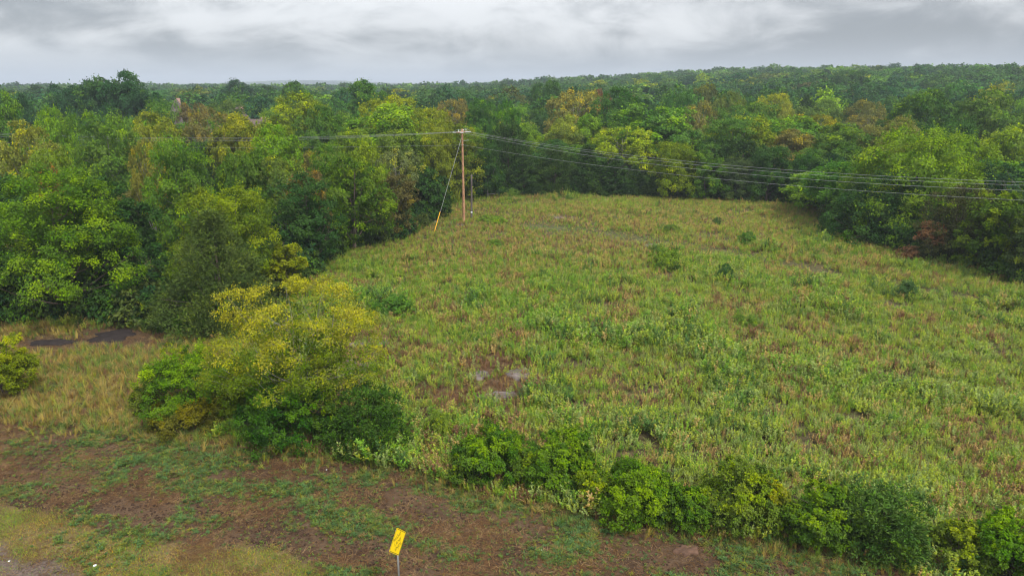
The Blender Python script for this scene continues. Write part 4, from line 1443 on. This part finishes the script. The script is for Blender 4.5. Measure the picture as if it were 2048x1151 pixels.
# clods on the tilled soil
rk = RS(15)
CLOD = []
for q in range(4):
    d = sphere_dirs(18, rk, .7) * rk.uniform(.6, 1.2, (18, 1)) * np.array([1, 1, .6])
    import bmesh
    bm = bmesh.new()
    for v_ in d:
        bm.verts.new(v_)
    hull = bmesh.ops.convex_hull(bm, input=bm.verts)
    bmesh.ops.delete(bm, geom=[g_ for g_ in hull["geom_interior"] if isinstance(g_, bmesh.types.BMVert)], context="VERTS")
    cm = bpy.data.meshes.new("clod")
    bm.to_mesh(cm)
    bm.free()
    cm.materials.append(M_CLOD)
    CLOD.append(cm)
pts = spots(60, 50, 20, 46)
x, y, vg, lw, gv, br, tr, dr, cl, px, py = field_layer(pts)
n1 = fbm(x / 2.6 + 14, y / 1.1, 0, 4)
rut = np.exp(-(((py - 1010 - .16 * (px - 250)) / 22) ** 2)) * (px < 900)
ok = vg & ~lw & ~gv & (rs.rand(len(x)) < np.clip(sstep(n1, .48, .66) * .8 + .7 * rut, 0, 1))
x, y = x[ok], y[ok]
n = len(x)
rot, s = ts(n, .02, .085, .4)
s *= rs.rand(n) ** .7 + .3
scatter("soil_clods", np.stack([x, y, ground_z(x, y)], -1), rot, np.stack([s, s * rs.uniform(.7, 1.2, n), s], -1), np.full((n, 3), .06), CLOD, "dark crumbly clods of tilled soil on the verge")
# 6 mown grass by the road
pts = spots(46, 44, 19, 33)
x, y, vg, lw, gv, br, tr, dr, cl, px, py = field_layer(pts)
n1 = fbm(x / 1.6, y / 1.2, 4, 4)
ok = lw & (rs.rand(len(x)) < np.clip(.35 + 1.1 * sstep(n1, .38, .6), 0, 1) * np.where(gv, .10, 1))
x, y, n1 = x[ok], y[ok], n1[ok]
n = len(x)
tint = pal([(.27, .28, .065), (.17, .27, .06), (.37, .30, .11)], np.stack([.6 + 0 * x, .2 + .8 * (n1 > .56), .5 - .3 * (n1 > .5)], -1), n) * rs.uniform(.8, 1.15, (n, 1))
rot, s = ts(n, .8, 1.5, .1)
scatter("mown_grass", np.stack([x, y, ground_z(x, y)], -1), rot, np.stack([s, s, s], -1), tint, SHORT, "short yellowish mown grass strip beside the road shoulder")

# ------------------------------------------------------------------ rocks
def rock_mat():
    m, N = newmat("limestone")
    pos = N.n("ShaderNodeNewGeometry").outputs["Position"]
    a, b = N.noise(pos, 1.6, 6, .65), N.noise(pos, 9, 5, .7)
    c = N.mix(N.ramp(a, .35, .65), (.105, .085, .076), (.215, .180, .163))
    c = N.mix(N.ramp(b, .5, .75, 0, .7), c, (.055, .042, .036))
    p = N.n("ShaderNodeBsdfPrincipled")
    p.inputs["Roughness"].default_value = .9
    N.l(c, p.inputs["Base Color"])
    bm = N.n("ShaderNodeBump")
    bm.inputs["Strength"].default_value = .7
    bm.inputs["Distance"].default_value = .08
    N.l(b, bm.inputs["Height"])
    N.l(bm.outputs[0], p.inputs["Normal"])
    out(N, p.outputs[0])
    return m


M_ROCK = rock_mat()


def slab(px, py, w, hpx, label, seed, mat=M_ROCK, name="flat_rock", cat="rock", lift=.16):
    """irregular flat rock showing through the grass"""
    rs = RS(seed)
    x, y, z = gp(px, py)
    zc_ = y * CP + CAM_H * SP
    rx_ = w / 2 / FPX * zc_
    _, y2, _ = gp(px, py - hpx / 2)
    ry_ = max(.4, y2 - y)
    na, nr = 40, 7
    th = np.arange(na) / na * 2 * math.pi
    edge = 1 + .22 * np.sin(2 * th + rs.rand() * 6) + .16 * np.sin(5 * th + rs.rand() * 6) + rs.randn(na) * .06
    V = [[0, 0, 0]]
    for k in range(1, nr + 1):
        f = k / nr
        r = f ** .8 * edge
        V += list(np.stack([np.cos(th) * r * rx_, np.sin(th) * r * ry_, np.zeros(na)], -1))
    V = np.array(V)
    gx, gy = V[:, 0] + x, V[:, 1] + y
    rad = np.concatenate([[0], np.repeat(np.arange(1, nr + 1) / nr, na)])
    g0 = ground_z(gx, gy)
    V[:, 2] = g0 - z + lift * (.45 + 1.1 * fbm(gx / .8, gy / .6, 2, 3)) * (1 - rad ** 6) - .10 * (rad > .98)
    F = []
    for k in range(nr - 1):
        for j in range(na):
            a = 1 + k * na
            F.append([a + j, a + na + j, a + na + (j + 1) % na, a + (j + 1) % na])
    F = [list(f) for f in F]
    for j in range(0, na, 2):
        F.append([0, 1 + j, 1 + (j + 1) % na, 1 + (j + 2) % na])
    o = add(name, mesh(name, V, F, mat, smooth=True), None, (x, y, z))
    return tag(o, label, cat, None)


slab(852, 440, 46, 8, "flat grey rock showing through grass left of the tall pole", 1)
slab(905, 447, 70, 8, "long flat rock in the grass between guy wire and tall pole", 2)
slab(1118, 434, 62, 9, "pale flat rock near the back of the field right of the poles", 3)
slab(1300, 492, 26, 6, "small pale rock beside the mown track", 4)
slab(1050, 748, 66, 30, "grey stony patch in the brown hollow of the field", 5)
slab(955, 752, 60, 14, "thin rock strip left of the stony patch in the brown hollow", 6)
slab(1000, 792, 74, 20, "narrow rock at the lower end of the brown hollow", 7)
slab(690, 752, 130, 46, "large pale rock slab seen through the golden tree's branches", 8)
slab(742, 685, 80, 18, "dark rock strip right of the golden tree's crown", 9)
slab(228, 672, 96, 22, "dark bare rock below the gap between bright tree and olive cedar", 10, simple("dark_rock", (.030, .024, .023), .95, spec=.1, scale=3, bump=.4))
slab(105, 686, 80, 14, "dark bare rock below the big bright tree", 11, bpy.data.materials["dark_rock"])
M_CLAY = simple("clay", (.115, .066, .044), .95, scale=4, var=.3, bump=.3)
slab(1374, 1100, 46, 18, "small reddish mound of bare clay on the verge", 12, M_CLAY, "clay_mound", "soil mound", .12)
M_WHITE = simple("litter_white", (.75, .77, .78), .6, var=.1)


def scrap(px, py, s, label, seed):
    rs = RS(seed)
    x, y, z = gp(px, py)
    z = float(ground_z(np.array([x]), np.array([y]))[0])
    d = sphere_dirs(24, rs, .5) * np.array([s, s * .8, s * .35]) * rs.uniform(.7, 1.2, (24, 1))
    import bmesh
    bm = bmesh.new()
    for v in d:
        bm.verts.new(v)
    bmesh.ops.convex_hull(bm, input=bm.verts)
    me = bpy.data.meshes.new("litter")
    bm.to_mesh(me)
    bm.free()
    me.materials.append(M_WHITE)
    o = add("litter_scrap", me, None, (x, y, z + s * .35 + .05))
    tag(o, label, "litter", "white scraps on the verge")


scrap(191, 1132, .075, "white scrap of litter on the mown grass in the lower left", 1)
scrap(18, 1121, .055, "white scrap on the road shoulder in the lower left corner", 2)
scrap(199, 1091, .045, "tiny white scrap where mown grass meets tilled soil", 3)
scrap(653, 940, .045, "tiny white scrap on bare soil below the dark shrub", 4)
scrap(980, 987, .06, "pale scrap of litter in the grass below the hedge's start", 5)
scrap(1081, 1103, .06, "pale scrap of litter on the verge right of the yellow sign", 6)

# ------------------------------------------------------------------ pole line
def pole_mat(name, c0, c1, c2):
    m, N = newmat(name)
    tcn = N.n("ShaderNodeTexCoord")
    mp = N.n("ShaderNodeMapping")
    mp.inputs["Scale"].default_value = (9, 9, .55)
    N.l(tcn.outputs["Object"], mp.inputs[0])
    a = N.noise(mp.outputs[0], 2.0, 6, .65)
    b = N.noise(tcn.outputs["Object"], 5.0, 4, .6)
    c = N.mix(N.ramp(a, .35, .68), c0, c1)
    c = N.mix(N.ramp(b, .60, .70), c, c2)
    p = N.n("ShaderNodeBsdfPrincipled")
    p.inputs["Roughness"].default_value = .85
    N.l(c, p.inputs["Base Color"])
    out(N, p.outputs[0])
    return m


M_POLE = pole_mat("new_pole_wood", (.32, .155, .08), (.50, .29, .165), (.16, .075, .04))
M_OLD = pole_mat("old_pole_wood", (.075, .060, .055), (.15, .125, .115), (.05, .04, .035))
M_ARM = pole_mat("arm_wood", (.30, .19, .13), (.42, .28, .20), (.18, .10, .07))
M_STEEL = simple("galvanised_steel", (.42, .43, .44), .45, metal=.7, var=.12)
M_PORC = simple("grey_porcelain", (.62, .64, .64), .3, var=.1, spec=.5)
M_WIRE = simple("aluminium_wire", (.36, .37, .38), .45, metal=.35, var=.05)
M_YEL = simple("yellow_guard", (.78, .40, .015), .5, var=.08)
M_DARK = simple("dark_bolt", (.05, .035, .03), .7, var=.2)

bx, by, bz = gp(928, 445)
dx, dy, dz = ray(928, 258)
ph = CAM_H + dz * (by / dy) - bz
pole = tag(add("utility_pole", None, None, (bx, by, bz)), "tall orange-brown wooden utility pole with crossarm standing in the field", "utility pole")
zz = np.linspace(-.4, ph, 12)
Geo().tube(np.stack([0 * zz, 0 * zz, zz], -1), .205 - .085 * np.clip(zz / ph, 0, 1), 14).build("shaft", M_POLE, pole, smooth=True)
rb = RS(4)
for k in range(13):     # dark gains and bolt heads facing the camera
    z = ph * (.10 + .065 * k)
    rr = .205 - .085 * z / ph
    a = -math.pi / 2 + rb.uniform(-.4, .1)
    c = np.array([math.cos(a) * rr, math.sin(a) * rr, z])
    d = np.array([math.cos(a), math.sin(a), 0])
    Geo().tube([c - d * .03, c + d * .035], .045, 6).build("bolt", M_DARK, pole)
AD = Vector((.41, .91, 0)).normalized()
SIDE = Vector((AD.y, -AD.x, 0))
za = ph - .42
Rm = Matrix(((SIDE.x, AD.x, 0, 0), (SIDE.y, AD.y, 0, 0), (0, 0, 1, 0), (0, 0, 0, 1)))
for sx in (-1, 1):
    M = Rm.copy()
    M.translation = Vector((0, 0, za)) + SIDE * sx * .20
    g = Geo().box((-.055, -1.25, -.075), (.055, 1.25, .075), M)
    g.build("crossarm", M_ARM, pole)
    for sy in (-1, 1):
        p0 = Vector((0, 0, za)) + SIDE * sx * .20 + AD * sy * .75
        p1 = Vector((0, 0, za - .75)) + SIDE * sx * .13
        Geo().tube([p0, p1], .028, 4).build("brace", M_ARM, pole)
LEFT = Vector((-45.0, 9.0, 0)).normalized()
RIGHT = Vector((45.0, -33.0, 0)).normalized()
OFFS = (-1.1, .35, 1.1)


def insulator_string(p, d, name="insulator"):
    """three bells on the way from the arm to the wire"""
    g = Geo()
    t = np.array([0, .08, .10, .16, .18, .26, .28, .34, .36, .44, .46, .52, .60])
    r = np.array([.015, .02, .07, .06, .02, .02, .07, .06, .02, .02, .07, .06, .015])
    g.tube(np.array(p)[None] + np.array(d)[None] * t[:, None], r, 8)
    return g.build(name, M_PORC, pole, smooth=True)


ends = {"L": [], "R": []}
for o_ in OFFS:
    for key, d, sx in (("L", LEFT, -1), ("R", RIGHT, 1)):
        p = Vector((0, 0, za)) + AD * o_ + SIDE * sx * .26
        insulator_string(p, d)
        ends[key].append(Vector((bx, by, bz)) + p + d * .6)
    # pin insulator on top, with the jumper looping over it
    q = Vector((0, 0, za + .075)) + AD * (o_ * .96) + SIDE * .02
    t = np.array([0, .12, .13, .17, .18, .24, .25, .30])
    r = np.array([.018, .018, .075, .06, .04, .06, .05, .02])
    Geo().tube(np.array(q)[None] + np.array([[0, 0, 1.0]]) * t[:, None], r, 8).build("insulator", M_PORC, pole, smooth=True)
    a = Vector((0, 0, za)) + AD * o_ - SIDE * .26 + LEFT * .6
    b = Vector((0, 0, za)) + AD * o_ + SIDE * .26 + RIGHT * .6
    q2 = q + Vector((0, 0, .3))
    u = np.linspace(0, 1, 9)[:, None]
    cv = (1 - u) ** 2 * np.array(a) + 2 * u * (1 - u) * (np.array(q2) * 2 - (np.array(a) + np.array(b)) / 2) + u ** 2 * np.array(b)
    Geo().tube(cv, .016, 5).build("jumper_wire", M_WIRE, pole, smooth=True)
zn = ph - 1.0
Geo().tube([(.1, -.05, zn - .55), (.95, -.15, zn - .5)], .02, 5).build("standoff_rod", M_PORC, pole)
dxn, dyn, dzn = ray(928, 290)
zneu = CAM_H + dzn * (by / dyn) - bz
Geo().tube([(-.16, -.05, zneu), (.18, -.1, zneu)], .05, 6).build("neutral_clamp", M_STEEL, pole)


def wire_to(p0, d, px, py, span, label, rad=.012, extra=1.0):
    """wire from p0 along plan direction d that passes the sight line of a pixel; a parabola back up to the next pole"""
    p0 = Vector(p0)
    rx_, ry_, rz_ = ray(px, py)
    # where the plan line meets the vertical plane of sight
    k = rx_ / ry_
    s = (k * p0.y - p0.x) / (d.x - k * d.y)
    q = p0 + d * s
    zq = CAM_H + rz_ * (q.y / ry_)
    b = (zq - p0.z) / (s * (s - span))
    t = np.linspace(0, span * extra, 60)
    pts = np.stack([p0.x + d.x * t, p0.y + d.y * t, p0.z + b * t * (t - span)], -1)
    o = Geo().tube(pts - np.array(p0)[None], rad, 5).build("power_line", M_WIRE, None, smooth=True, loc=p0)
    return tag(o, label, "power line", "wires strung from the pole")


# the far (smallest depth) wire shows highest
for k, (py, nm) in enumerate(((381, "lowest"), (370.5, "middle"), (364, "topmost"))):
    wire_to(ends["R"][k], RIGHT, 2047, py, 92, f"{nm} of the three upper wires running right from the pole")
for k, (py, nm) in enumerate(((282, "lowest"), (278, "middle"), (275, "topmost"))):
    wire_to(ends["L"][k], LEFT, 275, py, 105, f"{nm} of the three upper wires running left from the pole")
pn = Vector((bx, by, bz + zneu))
wire_to(pn + Vector((.19, -.1, 0)), RIGHT, 2047, 400.5, 92, "single low wire running right from the pole below the others", .011)
wire_to(pn + Vector((-.17, -.05, 0)), LEFT, 400, 294.5, 105, "single low wire running left from the pole below the others", .010)
# guy wire with its yellow guard
gx, gy, gz_ = gp(868, 466)
top = Vector((bx - .1, by - .08, bz + ph - 1.15))
foot = Vector((gx, gy, gz_ + .02))
guy = tag(add("guy_wire", None, None, foot), "slanting guy wire with yellow guard anchored left of the tall pole", "guy wire")
v = top - foot
Geo().tube([(0, 0, -.15), tuple(v)], .018, 5).build("cable", M_WIRE, guy)
u = v * .215
nrm = v.normalized() * .04
Geo().tube([tuple(v * .004), tuple(u)], .05, 8).build("guard", M_YEL, guy, smooth=True)
Geo().tube([(0, 0, -.2), tuple(v.normalized() * .25)], .03, 6).build("anchor_rod", M_STEEL, guy)
# the old short pole behind
ox, oy, oz = gp(943, 441)
_, d2, d3 = ray(945, 350)
oh = CAM_H + d3 * (oy / d2) - oz
old = tag(add("old_pole", None, None, (ox, oy, oz)), "short dark weathered pole stub just right of the tall pole", "pole")
zz = np.linspace(-.3, oh, 9)
Geo().tube(np.stack([zz * .018, 0 * zz, zz], -1), .15 - .03 * np.clip(zz / oh, 0, 1), 12).build("shaft", M_OLD, old, smooth=True)
Geo().tube([(oh * .018, 0, oh - .03), (oh * .018, 0, oh + .03)], .14, 12).build("cap", M_OLD, old)
zt = oh * .19
Geo().tube([(zt * .018, 0, zt - .10), (zt * .018, 0, zt + .10)], .158, 12).build("metal_band", M_STEEL, old)

# ------------------------------------------------------------------ road sign
SZ = 2.75
sl = gp(779, 1101, SZ)
sr = gp(811, 1064, SZ)
cx_, cy_ = (sl[0] + sr[0]) / 2, (sl[1] + sr[1]) / 2
ux = Vector((sr[0] - sl[0], sr[1] - sl[1], 0)).normalized()
diag = 1.19
gz0 = float(ground_z(np.array([cx_]), np.array([cy_]))[0])
sign = tag(add("road_sign", None, None, (cx_, cy_, gz0)), "yellow diamond road sign reading RIGHT LANE ENDS on a metal post", "road sign")
sign.rotation_euler = (0, 0, math.atan2(ux.y, ux.x))
# local axes: x along the sign's width, -y towards the reader, z up
M_SIGN = simple("sign_yellow", (.97, .68, .010), .45, var=.05, spec=.4)
M_INK = simple("sign_black", (.012, .011, .010), .5, var=.1)
zc0 = SZ - gz0


def diamond(half, rc, yv, n=6):
    """rounded diamond outline in the local xz plane"""
    a = half / math.sqrt(2)
    pts = []
    for q in range(4):
        ca = math.radians(45 + 90 * q)
        cxx, czz = math.copysign(a - rc, math.cos(ca)), math.copysign(a - rc, math.sin(ca))
        for k in range(n + 1):
            an = math.radians(90 * q) + math.radians(90) * k / n
            pts.append((cxx + math.cos(an) * rc, czz + math.sin(an) * rc))
    r2 = math.sqrt(.5)
    return [((p[0] - p[1]) * r2, yv, (p[0] + p[1]) * r2 + zc0) for p in pts]


def plate(name, half, rc, y0, y1, mat, parent):
    import bmesh
    bm = bmesh.new()
    f = bm.faces.new([bm.verts.new(p) for p in diamond(half, rc, y0)])
    ex = bmesh.ops.extrude_face_region(bm, geom=[f])
    bmesh.ops.translate(bm, vec=(0, y1 - y0, 0), verts=[v for v in ex["geom"] if isinstance(v, bmesh.types.BMVert)])
    bmesh.ops.recalc_face_normals(bm, faces=bm.faces)
    me = bpy.data.meshes.new(name)
    bm.to_mesh(me)
    bm.free()
    me.materials.append(mat)
    return add(name, me, parent)


panel = plate("panel", diag / 2, .045, -.004, 0.0, M_SIGN, sign)
o1, i1 = diamond(diag / 2 - .028, .04, -.0065), diamond(diag / 2 - .052, .03, -.0065)
nn = len(o1)
add("border", mesh("border", o1 + i1, [[k, (k + 1) % nn, nn + (k + 1) % nn, nn + k] for k in range(nn)], M_INK), panel)
for word, zo in (("RIGHT", .20), ("LANE", 0.0), ("ENDS", -.20)):
    cu = bpy.data.curves.new(word, "FONT")
    cu.body = word
    cu.size = .19
    cu.align_x = "CENTER"
    cu.align_y = "CENTER"
    cu.offset = -.003
    cu.extrude = .001
    to = bpy.data.objects.new(word, cu)
    COL.objects.link(to)
    dg = bpy.context.evaluated_depsgraph_get()
    me = bpy.data.meshes.new_from_object(to.evaluated_get(dg))
    bpy.data.objects.remove(to)
    me.materials.clear()
    me.materials.append(M_INK)
    lo_ = add("lettering", me, panel)
    lo_.rotation_euler = (math.radians(90), 0, 0)
    lo_.location = (0, -.0075, zc0 + zo)
# U-channel post behind the panel
zb, zt = -.5, zc0 + diag * .42
g = Geo()
g.box((-.035, .004, zb), (.035, .012, zt))
g.box((-.035, .013, zb), (-.026, .045, zt))
g.box((.026, .013, zb), (.035, .045, zt))
g.build("post", M_STEEL, sign)
for zo in (.30, -.30):
    Geo().tube([(0, -.016, zc0 + zo), (0, .02, zc0 + zo)], .014, 6).build("bolt", M_STEEL, sign)

# ------------------------------------------------------------------ houses among the trees
M_ROOF = simple("brown_shingles", (.105, .088, .082), .9, var=.25, scale=3, bump=.2)
M_ROOF2 = simple("grey_brown_shingles", (.14, .105, .098), .9, var=.2, scale=3)
M_BRICK = simple("house_brick", (.30, .19, .15), .9, var=.2, scale=6)
M_TRIM = simple("white_trim", (.75, .75, .73), .5, var=.05)
M_GLASS = simple("window_glass", (.04, .05, .06), .1, var=.1, spec=.6)


def house(name, x, y, w, d, wall_h, roof_h, rotz, ridge, label, roofm):
    z = float(terrain(x, y))
    o = tag(add(name, None, None, (x, y, z)), label, "house")
    o.rotation_euler = (0, 0, rotz)
    Geo().box((-w / 2, -d / 2, -.5), (w / 2, d / 2, wall_h)).build("wall", M_BRICK, o)
    e = .6
    v = [(-w / 2 - e, -d / 2 - e, wall_h), (w / 2 + e, -d / 2 - e, wall_h), (w / 2 + e, d / 2 + e, wall_h), (-w / 2 - e, d / 2 + e, wall_h),
         (-ridge / 2, 0, wall_h + roof_h), (ridge / 2, 0, wall_h + roof_h)]
    import bmesh
    bm = bmesh.new()
    vv = [bm.verts.new(p) for p in v]
    for f in ((0, 1, 5, 4), (1, 2, 5), (2, 3, 4, 5), (3, 0, 4), (3, 2, 1, 0)):
        bm.faces.new([vv[k] for k in f])
    me = bpy.data.meshes.new("roof")
    bm.to_mesh(me)
    bm.free()
    me.materials.append(roofm)
    rf = add("roof", me, o)
    Geo().box((-w / 2 - e, -d / 2 - e - .05, wall_h - .22), (w / 2 + e, -d / 2 - e - .002, wall_h + .02)).build("fascia", M_TRIM, rf)
    Geo().box((ridge * .2, .6, wall_h + roof_h * .4), (ridge * .2 + .9, 1.5, wall_h + roof_h + .3)).build("chimney", M_BRICK, rf)
    nwin = max(2, int(w // 3.2))
    for k in range(nwin):
        xc = -w / 2 + (k + .5) * w / nwin
        wn = Geo().box((xc - .62, -d / 2 - .05, .95), (xc + .62, -d / 2 - .004, 2.35)).build("window", M_TRIM, o)
        Geo().box((xc - .5, -d / 2 - .08, 1.07), (xc + .5, -d / 2 - .053, 2.23)).build("pane", M_GLASS, wn)
    return o


def house_at(px, ptop, y, wpx, d, wall_h, rotz, ridge_f, label, roofm, name="house"):
    dx, dy, dz = ray(px, ptop)
    t = y / dy
    x = dx * t
    zt = CAM_H + dz * t - float(terrain(x, y))
    w = wpx / FPX * t
    return house(name, x, y, w, d, wall_h, max(1.5, zt - wall_h), rotz, w * ridge_f, label, roofm)


house_at(352, 199, 178, 74, 10, 6.5, .5, .05, "house with pointed grey-brown hip roof showing between the far left trees", M_ROOF)
house_at(470, 214, 186, 62, 10, 6.0, -.3, .35, "pinkish brown house with white eaves half hidden behind yellow-green trees", M_ROOF2)
house_at(512, 238, 150, 62, 8, 4.6, .05, .6, "low brown-roofed house just above the left wires", M_ROOF2)

# ------------------------------------------------------------------ air
g = Geo().box((-7400, -420, -60), (7400, 7400, 130))
hm, N = newmat("haze")
pv = N.n("ShaderNodeVolumePrincipled")
pv.inputs["Color"].default_value = (.76, .86, 1.0, 1)
pv.inputs["Density"].default_value = 0.00028
pv.inputs["Anisotropy"].default_value = 0.0
o = N.n("ShaderNodeOutputMaterial")
N.l(pv.outputs[0], o.inputs["Volume"])
tag(g.build("haze", hm), "thin bluish haze filling the air over the land", None, None, "stuff")
